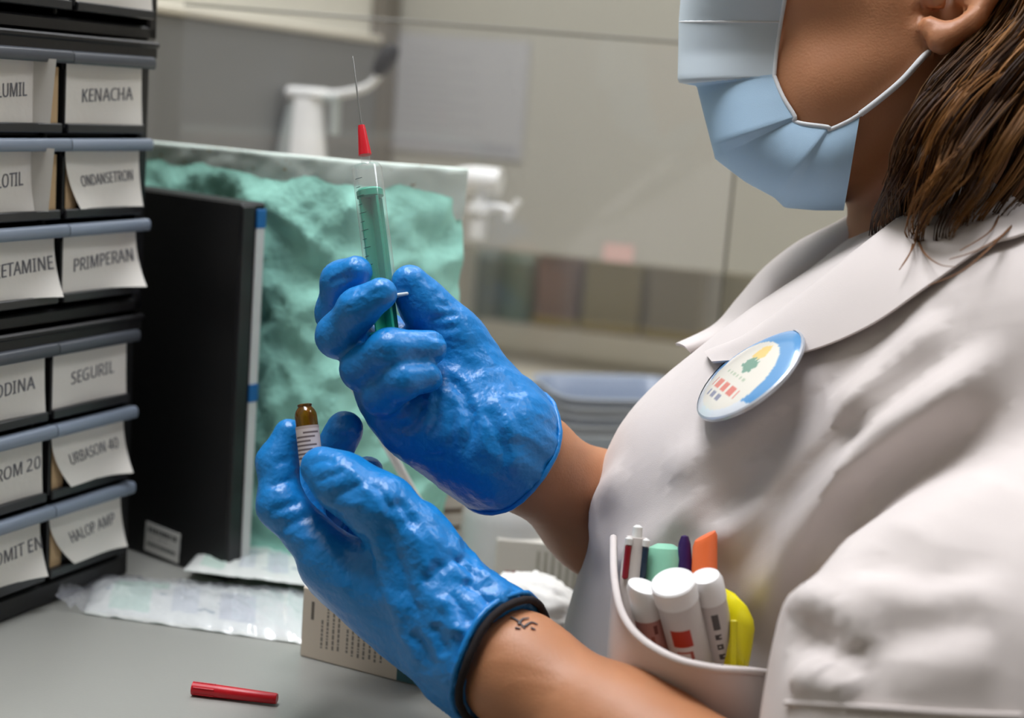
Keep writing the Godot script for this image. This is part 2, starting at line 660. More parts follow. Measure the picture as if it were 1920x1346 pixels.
func drawer_unit(t: Node3D, foot: float, names: Array, level: int) -> void:
	var w := COL * 3 + 0.018
	var h := 0.172 + foot
	var d := 0.125
	var b := [
		[Vector3(-0.0045, h * 0.5, -d * 0.5), Vector3(0.009, h - 0.001, d)],
		[Vector3(-w + 0.0045, h * 0.5, -d * 0.5), Vector3(0.009, h - 0.001, d)],
		[Vector3(-w * 0.5, h * 0.5, -d + 0.003), Vector3(w, h - 0.001, 0.006)],
		[Vector3(-w * 0.5, (foot + 0.009) * 0.5, -d * 0.5), Vector3(w, foot + 0.009, d)],
		[Vector3(-w * 0.5, h - 0.006, -d * 0.5 + 0.003), Vector3(w, 0.011, d + 0.006)],
		[Vector3(-w * 0.5, h - 0.0025, -d * 0.5 + 0.003), Vector3(w + 0.001, 0.004, d + 0.0085)]]
	for k in [1, 2]:
		b.append([Vector3(-0.009 - k * COL, h * 0.5, -d * 0.5 - 0.004), Vector3(0.003, h - 0.02, d - 0.008)])
		b.append([Vector3(-w * 0.5, foot + 0.0112 + 0.0506 * k, -d * 0.5 - 0.006), Vector3(w - 0.01, 0.003, d - 0.012)])
	part(t, "frame", boxes(b, 0.0016), m("black_plastic"))
	for r in 3:
		for c in 3:
			var x1 := -0.0098 - (2 - c) * COL               # right end of this drawer
			var y0 := foot + 0.013 + 0.0506 * r
			var wd := COL - 0.0045
			var body := [
				[Vector3(x1 - wd * 0.5, y0 + 0.022, -0.001), Vector3(wd, 0.042, 0.0016)],
				[Vector3(x1 - wd * 0.5, y0 + 0.003, 0.0015), Vector3(wd, 0.0055, 0.007)],
				[Vector3(x1 - wd * 0.5, y0 + 0.002, -0.055), Vector3(wd, 0.002, 0.105)],
				[Vector3(x1 - 0.001, y0 + 0.018, -0.055), Vector3(0.002, 0.03, 0.105)],
				[Vector3(x1 - wd + 0.001, y0 + 0.018, -0.055), Vector3(0.002, 0.03, 0.105)],
				[Vector3(x1 - wd - 0.0006, y0 + 0.02, 0.0), Vector3(0.0016, 0.034, 0.006)]]
			var dr := part(t, "drawer", boxes(body, 0.0006), m("tray_smoke"))
			# the pull: a sloped ledge along the top of the front
			var top := y0 + 0.0465
			part(dr, "pull", grid(1, 9, func(a, q):
				var s := [Vector2(-0.002, -0.0025), Vector2(0.002, 0.001), Vector2(0.0075, 0.0015), Vector2(0.0095, 0.0), Vector2(0.0098, -0.0035), Vector2(0.009, -0.006), Vector2(0.0078, -0.0058), Vector2(0.0072, -0.0025), Vector2(0.003, -0.0022), Vector2(-0.002, -0.0025)]
				var p: Vector2 = s[int(round(q * 9))]
				return Vector3(x1 - wd - 0.001 + a * (wd + 0.004), top + p.y, p.x), false, true), m("ledge" if r < 2 else "ledge_shaded", "4a4e54", 0.35))  # top-row pulls get a darker colour: shade under the frame painted in
			part(dr, "pull_end", boxes([[Vector3(x1 - wd + 0.0012, top - 0.0022, 0.0035), Vector3(0.0035, 0.0055, 0.011)]], 0.0008), m("tray_smoke"))
			var cl := 0.0
			var cr := 0.0
			var skew := 0.0
			match [level, r, c]:
				[1, 1, 2]: cr = 0.006; skew = 0.011
				[1, 0, 1]: cr = 0.011
				[1, 0, 2]: cr = 0.013
				[0, 1, 2]: cr = 0.012; skew = 0.014
				[0, 0, 2]: cr = 0.009; skew = 0.018
				[0, 0, 1]: cr = 0.010
				[0, 2, 1]: cr = 0.002
				[1, 2, 1]: cl = 0.003
				_: cr = 0.001 + 0.002 * rng.randf()
			var cw := wd - 0.0025
			var short := 0.0
			if c == 1 and level == 1 and r > 0:
				short = 0.017
			var card := func(a: float, q: float) -> Vector3:
				var x: float = x1 - 0.001 - cw + skew * q * q + a * (cw - short - skew * q * q)
				var lift: float = cr * q * q * pow(a, 3.0) + cl * q * pow(1.0 - a, 3.0) + skew * 0.3 * q * q * (1.0 - a) + 0.0008 * sin(a * 5.0 + level + r)
				return Vector3(x - cr * 0.25 * q * q * a * a, y0 + 0.0405 - q * 0.0350, 0.0012 + lift)
			var sheet := grid(14, 10, card)
			var txt: String = names[r][c]
			var pairs := [[sheet, m("paper")]]
			if level < 2 or r == 0:
				var raw := words(txt, 0.0074, "Droid Sans", 0.0002)
				var fit := minf(1.0, (cw - skew * 0.5) * 0.80 / raw.get_aabb().size.x)
				var tm := bent(raw, func(p: Vector3) -> Vector3:
					p *= Vector3(fit, lerpf(fit, 1.0, 0.5), 1.0)
					var a: float = clampf(0.54 + p.x / cw, 0.0, 1.0)
					if c == 1:
						a = clampf((0.50 if short > 0.0 else 0.62) + p.x / cw, 0.0, 1.0)
					var q: float = 0.5 - p.y / 0.0350 - (a - 0.5) * 0.12
					return card.call(a, q) + Vector3(0, 0, 0.0003 + p.z))
				pairs.append([tm, m("ink")])
			part(dr, "label_card", joined(pairs), null)
			if short > 0.0:
				part(dr, "folded_flap", grid(6, 6, func(a, q): return Vector3(x1 - 0.001 - short - 0.004 + a * 0.006, y0 + 0.0425 - q * 0.0365, 0.0015 + 0.012 * a * (1.0 - 0.3 * q)), false, true), m("paper"))
			if skew > 0.0 or short > 0.0:
				part(dr, "tan_insert", boxes([[Vector3(x1 - (cw - 0.006 if skew > 0.0 else 0.005), y0 + 0.021, 0.0006), Vector3(0.010, 0.034, 0.0008)]], 0.0002), m("paper_tan"))


# ---------------------------------------------------------------- black box file, draped box
func binder() -> void:
	var a := Vector3(0.948, 0, 0.317)                      # along the broad face, to the right
	var b := Vector3(0.317, 0, -0.948)                     # along the narrow face, away
	var k := on_desk(423, 1092)
	var hgt := on_plane(441, 379, k, Vector3(-0.317, 0, 0.948)).y - TY
	var t := thing("box_file", "black box file standing on the desk beside the drawer tower, sticker low on its face", "box file", k)
	t.basis = Basis(a, Vector3.UP, -b)
	part(t, "case", boxes([[Vector3(-0.11, hgt * 0.5, -0.011), Vector3(0.22, hgt, 0.022)]], 0.0015), m("black_card", "0b0b0c", 0.5))
	part(t, "spine_rail", boxes([[Vector3(0.0004, hgt * 0.5, -0.0055), Vector3(0.0018, hgt - 0.004, 0.011)]], 0.0006), m("rail_black", "1b1719", 0.35))
	part(t, "label_strip", boxes([[Vector3(0.0008, hgt * 0.5 - 0.004, -0.0165), Vector3(0.0016, hgt - 0.012, 0.0075)]], 0.0004), m("strip_white", "dcdcda", 0.5))
	for q in [0.975, 0.52]:
		part(t, "blue_mark", boxes([[Vector3(0.0012, hgt * q - 0.004, -0.0165), Vector3(0.0018, 0.012, 0.008)]], 0.0003), m("mark_blue", "1767a8", 0.45))
	var s0 := t.transform.affine_inverse() * on_plane(306, 1016, k, Vector3(-0.317, 0, 0.948))
	var rows := []
	var r2 := RandomNumberGenerator.new()
	r2.seed = 4
	for e in [[14, 26], [44, 10], [66, 20]]:
		var x := 14
		while x < 168:
			var ww := r2.randi_range(5, 16)
			if e[1] != 10 or x > 70 and x < 120:
				rows.append([x, e[0], ww, e[1] - 8, "4a4a48"])
			x += ww + r2.randi_range(2, 5)
	part(t, "sticker", boxes([[Vector3(0, 0, 0.0004), Vector3(0.034, 0.021, 0.0005)]], 0.0), printed("sticker_print", picture(190, 100, "dcdbd5", rows), 0.6), Transform3D(Basis(Vector3.BACK, deg_to_rad(-3)), s0 + Vector3(0, 0, 0.0004)))


func draped_box() -> void:
	var a := Vector3(0.948, 0, 0.317)
	var na := Vector3(-0.317, 0, 0.948)
	var b := Vector3(0.725, 0, -0.688)
	var nb := Vector3(0.688, 0, 0.725)
	var o := on_desk(452, 1036)
	var c := on_plane(656, 500, o, na)
	c.y = TY
	var r := on_plane(863, 400, c, nb)
	r.y = TY
	var l := c - a * 0.25
	var hl := on_plane(300, 272, o, na).y - TY
	var hc := on_plane(656, 303, o, na).y - TY
	var hr := on_plane(863, 318, c, nb).y - TY
	var t := thing("draped_box", "box wrapped in a crumpled pale green surgical drape behind the black box file", "box", c)
	var inner := func(p: Vector3, d: float) -> Vector3: return p - (na + nb).normalized() * d
	var back_l: Vector3 = l - na * 0.045
	var back_r: Vector3 = r - na * 0.05 - a * 0.035
	var poly := [inner.call(l, 0.006), inner.call(c, 0.006), inner.call(r - b * 0.012, 0.006), back_r, back_l]
	var hs := [hl, hc, hr, hr, hl]
	var v := PackedVector3Array()
	var n := PackedVector3Array()
	var idx := PackedInt32Array()
	for i in 5:
		var p: Vector3 = poly[i]
		var q: Vector3 = poly[(i + 1) % 5]
		var nn := Vector3.UP.cross(q - p).normalized()
		if nn.dot(p - (l + r) * 0.5 + na * 0.06) < 0.0:
			nn = -nn
		var at := v.size()
		v.append_array([p, q, q + Vector3.UP * (hs[(i + 1) % 5] - 0.004), p + Vector3.UP * (hs[i] - 0.004)])
		n.append_array([nn, nn, nn, nn])
		idx.append_array([at, at + 1, at + 2, at, at + 2, at + 3])
	var at := v.size()
	for i in 5:
		v.append(poly[i] + Vector3.UP * (hs[i] - 0.004))
		n.append(Vector3.UP)
	idx.append_array([at, at + 1, at + 2, at, at + 2, at + 3, at, at + 3, at + 4])
	part_room(t, "carton", finish(v, n, PackedVector2Array(), orient(v, n, idx)), m("carton_beige", "cbb9a6", 0.8))
	var f1 := FastNoiseLite.new()
	f1.seed = 21
	f1.frequency = 14.0
	f1.fractal_type = FastNoiseLite.FRACTAL_RIDGED
	f1.fractal_octaves = 3
	var f2 := FastNoiseLite.new()
	f2.seed = 5
	f2.frequency = 7.0
	var len_a := 0.25
	var len_b := (r - c).length()
	var whole := len_a + len_b
	var skin_at := func(s: float, y: float, out: float) -> Vector3:
		var p: Vector3
		var nn: Vector3
		if s < len_a:
			p = l + a * s
			nn = na.lerp((na + nb).normalized(), clampf(1.0 - (len_a - s) / 0.02, 0.0, 1.0)).normalized()
		else:
			p = c + b * (s - len_a)
			nn = nb.lerp((na + nb).normalized(), clampf(1.0 - (s - len_a) / 0.02, 0.0, 1.0)).normalized()
		return p + Vector3.UP * y + nn * out
	var top := func(s: float) -> float:
		return lerpf(hl, hc, clampf(s / len_a, 0, 1)) if s < len_a else lerpf(hc, hr, (s - len_a) / len_b)
	part_room(t, "drape", grid(90, 60, func(u, w):
		var s: float = u * whole
		var y: float = (1.0 - w) * (top.call(s) - 0.002)
		var fade := smoothstep(0.0, 0.12, w)
		var d := 0.003 + fade * (0.0075 * f1.get_noise_2d(s * 0.8 + y * 0.35, y * 0.9 - s * 0.25) + 0.0065 * f2.get_noise_2d(s, y + 3.0) + 0.004)
		return skin_at.call(s, y, maxf(d, 0.0005))), m("drape"))
	var specks := []
	for k in 46:
		specks.append([rng.randi_range(0, 505), rng.randi_range(0, 60), rng.randi_range(1, 4), rng.randi_range(1, 3), ["b9b08a", "a8a07e", "c4b48c", "9a8c70"][k % 4]])
	var hem := printed("hem_print", picture(512, 64, "dbe8de", specks), 0.75)
	part_room(t, "folded_hem", grid(90, 14, func(u, w):
		var s: float = u * whole
		var deep: float = 0.024 + 0.006 * f2.get_noise_1d(s * 2.0) + 0.012 * smoothstep(len_a, whole, s)
		var y: float = top.call(s) + 0.002 - maxf(0.0, w - 0.25) / 0.75 * deep
		var d: float = 0.0075 + 0.003 * f2.get_noise_2d(s * 2.0, y * 3.0) - 0.004 * w * w
		if w < 0.25:
			y -= 0.003 * (1.0 - w / 0.25)
			d -= 0.016 * (1.0 - w / 0.25)
		return skin_at.call(s, y, d)), hem)


func screen() -> void:
	# a clear sheet with one rounded top corner, its polished rim seen as a thin dark line
	var right := (lens.basis * Vector3.RIGHT)
	right.y = 0
	right = right.normalized()
	var q := P(1369, 400, 1.25)
	var n := right.cross(Vector3.UP)
	var tl := on_plane(346, 12, q, n)
	var tr := on_plane(1240, 73, q, n)
	var t := thing("acrylic_screen", "clear acrylic screen with a rounded corner standing behind the syringe and the draped box", "screen", Vector3(q.x, TY, q.z))
	t.basis = Basis(right, Vector3.UP, n)
	var w := -(t.transform.affine_inverse() * tl).x
	var h := (tl.y + tr.y) * 0.5 - TY
	var pts := [Vector2(-w, 0.0)]
	pts.append(Vector2(-w, h))
	var rad := 0.05
	for k in 13:
		var g := PI * 0.5 * (1.0 - k / 12.0)
		pts.append(Vector2(-rad + rad * cos(g), h - rad + rad * sin(g)))
	pts.append(Vector2(0, 0))
	var v := PackedVector3Array()
	var nn := PackedVector3Array()
	var idx := PackedInt32Array()
	for p in pts:
		v.append(Vector3(p.x, p.y, 0))
		nn.append(Vector3.BACK)
	for k in range(1, pts.size() - 1):
		idx.append_array([0, k, k + 1])
	part(t, "sheet", finish(v, nn, PackedVector2Array(), idx), m("clear"))
	var line := PackedVector3Array()
	for k in range(1, pts.size()):
		line.append(Vector3(pts[k].x, pts[k].y, 0))
	part(t, "rim", tube(line, 0.0013, 0.0013, 6, 1.0), m("rim_dark", "5c5a50", 0.3))


# ---------------------------------------------------------------- behind: wall panel, dispenser, cabinet
func left_wall_things() -> void:
	var ex := Vector3.RIGHT
	var wall := Vector3(-0.645, 0, 0)
	var p0 := on_plane(250, 40, wall, ex)
	var p1 := on_plane(694, 66, wall, ex)
	var top := (p0.y + p1.y) * 0.5
	var t := thing("wall_panel", "dark grey panel fixed to the left wall behind the white dispenser", "panel", Vector3(-0.645, TY, p1.z))
	part(t, "board", boxes([[Vector3(0.006, (top - TY) * 0.5, (p0.z - p1.z) * 0.5), Vector3(0.012, top - TY, p0.z - p1.z)]], 0.002), m("grey_panel"))
	part(t, "edge_strip", boxes([[Vector3(0.008, top - TY + 0.004, (p0.z - p1.z) * 0.5), Vector3(0.016, 0.008, p0.z - p1.z)]], 0.002), m("strip_beige", "c9c3b2", 0.5))
	structure("shade_strip_1", boxes([[Vector3(-0.637, 1.3, -1.645), Vector3(0.016, 1.1, 0.05)]], 0.002), m("corner_shade", "6f695f", 0.5), Vector3.ZERO)  # shade in the corner beside the cabinet, built as a dark strip
	# dispenser with an elbow lever
	var q := on_plane(570, 175, Vector3(-0.612, 0, 0), ex)
	var d := thing("dispenser", "white wall dispenser with a long lever ending in a black tip, above the draped box", "dispenser", Vector3(-0.644, q.y - 0.098, q.z))
	part(d, "bracket", boxes([[Vector3(0.004, 0.0, 0), Vector3(0.008, 0.05, 0.03)]], 0.002), m("white_plastic"))
	part(d, "bottle", lathe([Vector2(0.0, -0.03), Vector2(0.028, -0.03), Vector2(0.031, -0.025), Vector2(0.029, 0.02), Vector2(0.016, 0.088), Vector2(0.0, 0.09)], 28), m("bottle_milky", "a9afaa", 0.3), Transform3D(Basis(), Vector3(0.032, 0, 0)))
	part(d, "front_shield", grid(8, 6, func(u, w): return Vector3(0.032 + lerpf(0.034, 0.021, w) * sin(0.75 + (u - 0.5) * 1.5), -0.028 + 0.122 * w, lerpf(0.034, 0.021, w) * cos(0.75 + (u - 0.5) * 1.5)), false, true), m("white_plastic"))
	part(d, "head", boxes([[Vector3(0.036, 0.098, 0), Vector3(0.036, 0.012, 0.034)]], 0.004), m("white_plastic"))
	part(d, "side_arm", boxes([[Vector3(0.066, 0.078, 0.0), Vector3(0.008, 0.036, 0.012)], [Vector3(0.062, 0.095, 0.0), Vector3(0.018, 0.008, 0.012)]], 0.002), m("bottle_milky"))
	var loc := d.transform.affine_inverse()
	var lever := smooth_line([Vector3(0.045, 0.098, 0), loc * on_plane(640, 176, q, Vector3.BACK), loc * on_plane(690, 162, q, Vector3.BACK), loc * on_plane(718, 130, q, Vector3.BACK)], 6)
	part(d, "lever", tube(lever, 0.0042, 0.0042, 8), m("white_plastic"))
	var tip0: Vector3 = loc * on_plane(704, 142, q, Vector3.BACK)
	var tip1: Vector3 = loc * on_plane(742, 84, q, Vector3.BACK)
	var ln := (tip1 - tip0).length()
	part(d, "lever_tip", lathe([Vector2(0, 0), Vector2(0.006, 0.002), Vector2(0.009, ln * 0.35), Vector2(0.0095, ln * 0.7), Vector2(0.006, ln * 0.95), Vector2(0, ln)], 16), m("rubber_black", "17171a", 0.5), along(tip0, tip1))
	# pipe rising from the counter behind the draped box, with a tap at its end
	var pq := on_plane(938, 341, Vector3(0, 0, -1.38), Vector3.BACK)
	var pl := on_plane(838, 334, Vector3(0, 0, -1.38), Vector3.BACK)
	var g := thing("pipe_tap", "white plastic pipe end with a small white tap, right of the draped box", "tap", Vector3(pl.x, TY, pl.z))
	var py := pq.y - TY
	part(g, "pipe", tube(smooth_line([Vector3(0, 0, 0), Vector3(0, py * 0.5, 0), Vector3(0, py - 0.025, 0), Vector3(0.009, py - 0.006, 0), Vector3(0.026, py, 0), Vector3(pq.x - pl.x, py, 0)], 6), 0.0125, 0.0125, 20, 1.0, Color.WHITE, Color.WHITE, Vector3.BACK), m("white_plastic"))
	var gi := g.transform.affine_inverse()
	var tp: Vector3 = gi * on_plane(900, 374, pq, Vector3.BACK)
	var bt: Vector3 = gi * on_plane(896, 448, pq, Vector3.BACK)
	part(g, "valve_body", lathe([Vector2(0, 0), Vector2(0.008, 0), Vector2(0.0085, 0.002), Vector2(0.0085, 0.024), Vector2(0.0125, 0.026), Vector2(0.0125, 0.033), Vector2(0.006, 0.034), Vector2(0.006, 0.05), Vector2(0, 0.05)], 20), m("white_plastic"), Transform3D(Basis(), Vector3(tp.x, bt.y, 0)))
	part(g, "tap_arm", tube(smooth_line([Vector3(tp.x, tp.y - 0.006, 0), Vector3(tp.x + 0.024, tp.y - 0.006, 0.004), Vector3(tp.x + 0.034, tp.y - 0.009, 0.006)], 4), 0.0042, 0.0036, 8), m("white_plastic"))
	part(g, "tap_wings", tube(smooth_line([Vector3(tp.x + 0.030, tp.y - 0.016, 0.006), Vector3(tp.x + 0.034, tp.y - 0.009, 0.006), Vector3(tp.x + 0.040, tp.y + 0.003, 0.006)], 4), 0.0034, 0.0034, 8), m("white_plastic"))


func cabinet_things() -> void:
	var zf := -1.675
	var yb := on_plane(1100, 491, Vector3(0, 0, zf), Vector3.BACK).y
	var xr := on_plane(1720, 300, Vector3(0, 0, zf), Vector3.BACK).x
	var t := thing("wall_cabinet", "large shallow white cabinet hanging low over the counter in front of the back wall", "cabinet", Vector3(-0.643, yb, -1.9))
	var w := xr + 0.643
	part(t, "carcass", boxes([[Vector3(0.75, 0.45, 0.1), Vector3(1.5, 0.9, 0.2)]], 0.002), m("cabinet_white"))
	var x := 0.0
	for ww in [w, (1.5 - w) * 0.5, (1.5 - w) * 0.5]:
		var d := part(t, "door", boxes([[Vector3(x + ww * 0.5, 0.45, 0.2145), Vector3(ww - 0.004, 0.896, 0.018)]], 0.003), m("cabinet_white"))
		part(d, "handle", boxes([[Vector3(x + ww - 0.05, 0.75, 0.2305), Vector3(0.012, 0.12, 0.014)]], 0.003), m("leg_steel"))
		x += ww
	# a sheet of paper on the door
	var c0 := on_plane(742, 62, Vector3(0, 0, zf), Vector3.BACK)
	var c1 := on_plane(978, 302, Vector3(0, 0, zf), Vector3.BACK)
	var rows := []
	for k in 12:
		rows.append([20, 30 + k * 18, 60 + (k * 53) % 100, 4, "949492"])
	rows.append([0, 238, 210, 22, "919191"])
	var pm := printed("notice_print", picture(220, 270, "a2a19f", rows), 0.7)
	var s := part(self, numbered("notice"), boxes([[Vector3(0, 0, 0), Vector3(c1.x - c0.x, c0.y - c1.y, 0.001)]], 0.0), pm, Transform3D(Basis(), Vector3((c0.x + c1.x) * 0.5, (c0.y + c1.y) * 0.5, zf + 0.0006)))
	metas(s, "pale grey paper notice on the white cabinet behind the needle", "notice")
	# small things on the counter under the cabinet
	var stuff := [[905, 560, "bottle", "grey green bottle on the back counter, left of the brown pack", "8a9484", 0.035], [975, 560, "bottle", "dull green bottle on the back counter beside the brown pack", "7f9a86", 0.03], [1052, 575, "pack", "brown pack on the back counter under the white cabinet", "9a8278", 0.06], [1156, 585, "pack", "olive pack with a yellow base on the back counter behind the right hand", "a89e74", 0.085], [1274, 590, "pack", "greyish pack on the back counter, next to the edge of the tunic collar", "a39c88", 0.08]]
	for e in stuff:
		var bp := on_plane(e[0], 500, Vector3(0, 0, -2.12), Vector3.BACK)
		var at := Vector3(bp.x, TY, -2.13)
		if e[2] == "bottle":
			var o := thing("bottle", e[3], "bottle", at)
			part(o, "body", lathe([Vector2(0, 0), Vector2(e[5], 0), Vector2(e[5], 0.09), Vector2(0.013, 0.11), Vector2(0.013, 0.118), Vector2(0, 0.118)], 20), m("c" + e[4], e[4], 0.5))
			part(o, "cap", lathe([Vector2(0, 0.118), Vector2(0.015, 0.118), Vector2(0.015, 0.128), Vector2(0, 0.128)], 16), m("white_plastic"))
		else:
			var o := thing("pack", e[3], "pack", at)
			part(o, "sleeve", boxes([[Vector3(0, 0.065, 0), Vector3(e[5], 0.11, 0.06)]], 0.004), m("c" + e[4], e[4], 0.6))
			part(o, "tray_base", boxes([[Vector3(0, 0.007, 0), Vector3(e[5] + 0.006, 0.014, 0.066)]], 0.003), m("base_ochre", "b09c56", 0.6))
	var tg := on_plane(1160, 470, Vector3(0, 0, zf), Vector3.BACK)
	var sk := part(self, numbered("tag"), boxes([[Vector3.ZERO, Vector3(0.035, 0.02, 0.001)]], 0.0), m("pale_pink", "cfaaa0", 0.7), Transform3D(Basis(), Vector3(tg.x, yb + 0.014, zf + 0.0008)))
	metas(sk, "pale pink tag at the lower edge of the white cabinet", "tag")


# ---------------------------------------------------------------- things on the desk
func prism(poly: Array, y0: float, y1: float) -> ArrayMesh:
	var v := PackedVector3Array()
	var n := PackedVector3Array()
	var uv := PackedVector2Array()
	var idx := PackedInt32Array()
	var mid := Vector3.ZERO
	for p in poly:
		mid += p / poly.size()
	for i in poly.size():
		var p: Vector3 = poly[i]
		var q: Vector3 = poly[(i + 1) % poly.size()]
		var nn := (q - p).cross(Vector3.UP).normalized()
		if nn.dot((p + q) * 0.5 - mid) < 0.0:
			nn = -nn
		var at := v.size()
		v.append_array([Vector3(p.x, y0, p.z), Vector3(q.x, y0, q.z), Vector3(q.x, y1, q.z), Vector3(p.x, y1, p.z)])
		n.append_array([nn, nn, nn, nn])
		uv.append_array([Vector2(0, 1), Vector2(1, 1), Vector2(1, 0), Vector2(0, 0)])
		idx.append_array([at, at + 1, at + 2, at, at + 2, at + 3])
	for y in [y0, y1]:
		var at := v.size()
		for p in poly:
			v.append(Vector3(p.x, y, p.z))
			n.append(Vector3.UP if y == y1 else Vector3.DOWN)
			uv.append(Vector2(0.02, 0.5))
		for k in range(1, poly.size() - 1):
			idx.append_array([at, at + k, at + k + 1])
	return finish(v, n, uv, orient(v, n, idx))


func packet(label: String, q: Array, lift: float, bulge: float, seed_: int, film: float) -> void:
	var c0: Vector3 = (q[0] + q[1] + q[2] + q[3]) * 0.25
	var t := thing("packet", label, "packet", Vector3(c0.x, TY + lift, c0.z), 0.0, "sealed packets on the desk")
	var f := FastNoiseLite.new()
	f.seed = seed_
	f.frequency = 22.0
	var at := func(u: float, w: float) -> Vector3:
		var p: Vector3 = q[0].lerp(q[1], u).lerp(q[3].lerp(q[2], u), w)
		p.y = TY + lift
		return p
	var hump := func(u: float, w: float) -> float:
		var e := clampf(minf(u, 1.0 - u) / 0.1, 0, 1)
		var p: Vector3 = at.call(u, w)
		return 0.0008 + bulge * sqrt(e) * pow(sin(PI * clampf(w, 0.0, 1.0)), 0.55) * (0.85 + 0.3 * f.get_noise_1d(u * 9.0)) + 0.0012 * e * f.get_noise_2d(p.x * 3.0, p.z * 3.0)
	var rects := [[0, 0, 256, 64, "e8ebe6"]]
	for k in 16:
		rects.append([rng.randi_range(10, 240), rng.randi_range(6, 56), rng.randi_range(6, 26), rng.randi_range(1, 3), "b4bdc4"])
	rects.append([26, 6, 46, 40, "cfe4d8"])
	rects.append([30, 40, 60, 14, "bcd9c6"])
	rects.append([150, 8, 40, 34, "d3d7dc"])
	rects.append([96, 10, 30, 36, "d6dbde"])
	var pm := printed("pouch_%d" % seed_, picture(256, 64, "eceeea", rects), 0.28)
	pm.clearcoat_enabled = true
	pm.clearcoat = 1.0
	pm.clearcoat_roughness = 0.06
	part_room(t, "pouch", grid(44, 18, func(u, w): return at.call(u, w) + Vector3.UP * hump.call(u, w)), pm)
	part_room(t, "underside", grid(20, 4, func(u, w): return at.call(u, w) + Vector3.UP * 0.0004, false, true), m("pouch_back", "a9c9b4", 0.6))
	if film > 0.0:
		var fm := m("film", "ffffff", 0.04)
		fm.transparency = BaseMaterial3D.TRANSPARENCY_ALPHA
		fm.albedo_color = Color(0.96, 0.97, 1.0, 0.2)
		part_room(t, "clear_film", grid(50, 18, func(u, w):
			var uu: float = lerpf(-film, 1.01, u)
			var p: Vector3 = at.call(uu, w)
			var inside := clampf(uu, 0.0, 1.0)
			return p + Vector3.UP * (hump.call(inside, w) + 0.0014 + 0.0030 * absf(f.get_noise_2d(p.x * 2.5 + 4.0, p.z * 1.5)) + (0.006 * smoothstep(0.0, -film, uu) + 0.006 * f.get_noise_2d(p.x * 6.0, p.z * 4.0) * smoothstep(0.0, -0.03, uu) if uu < 0.0 else 0.0))), fm)


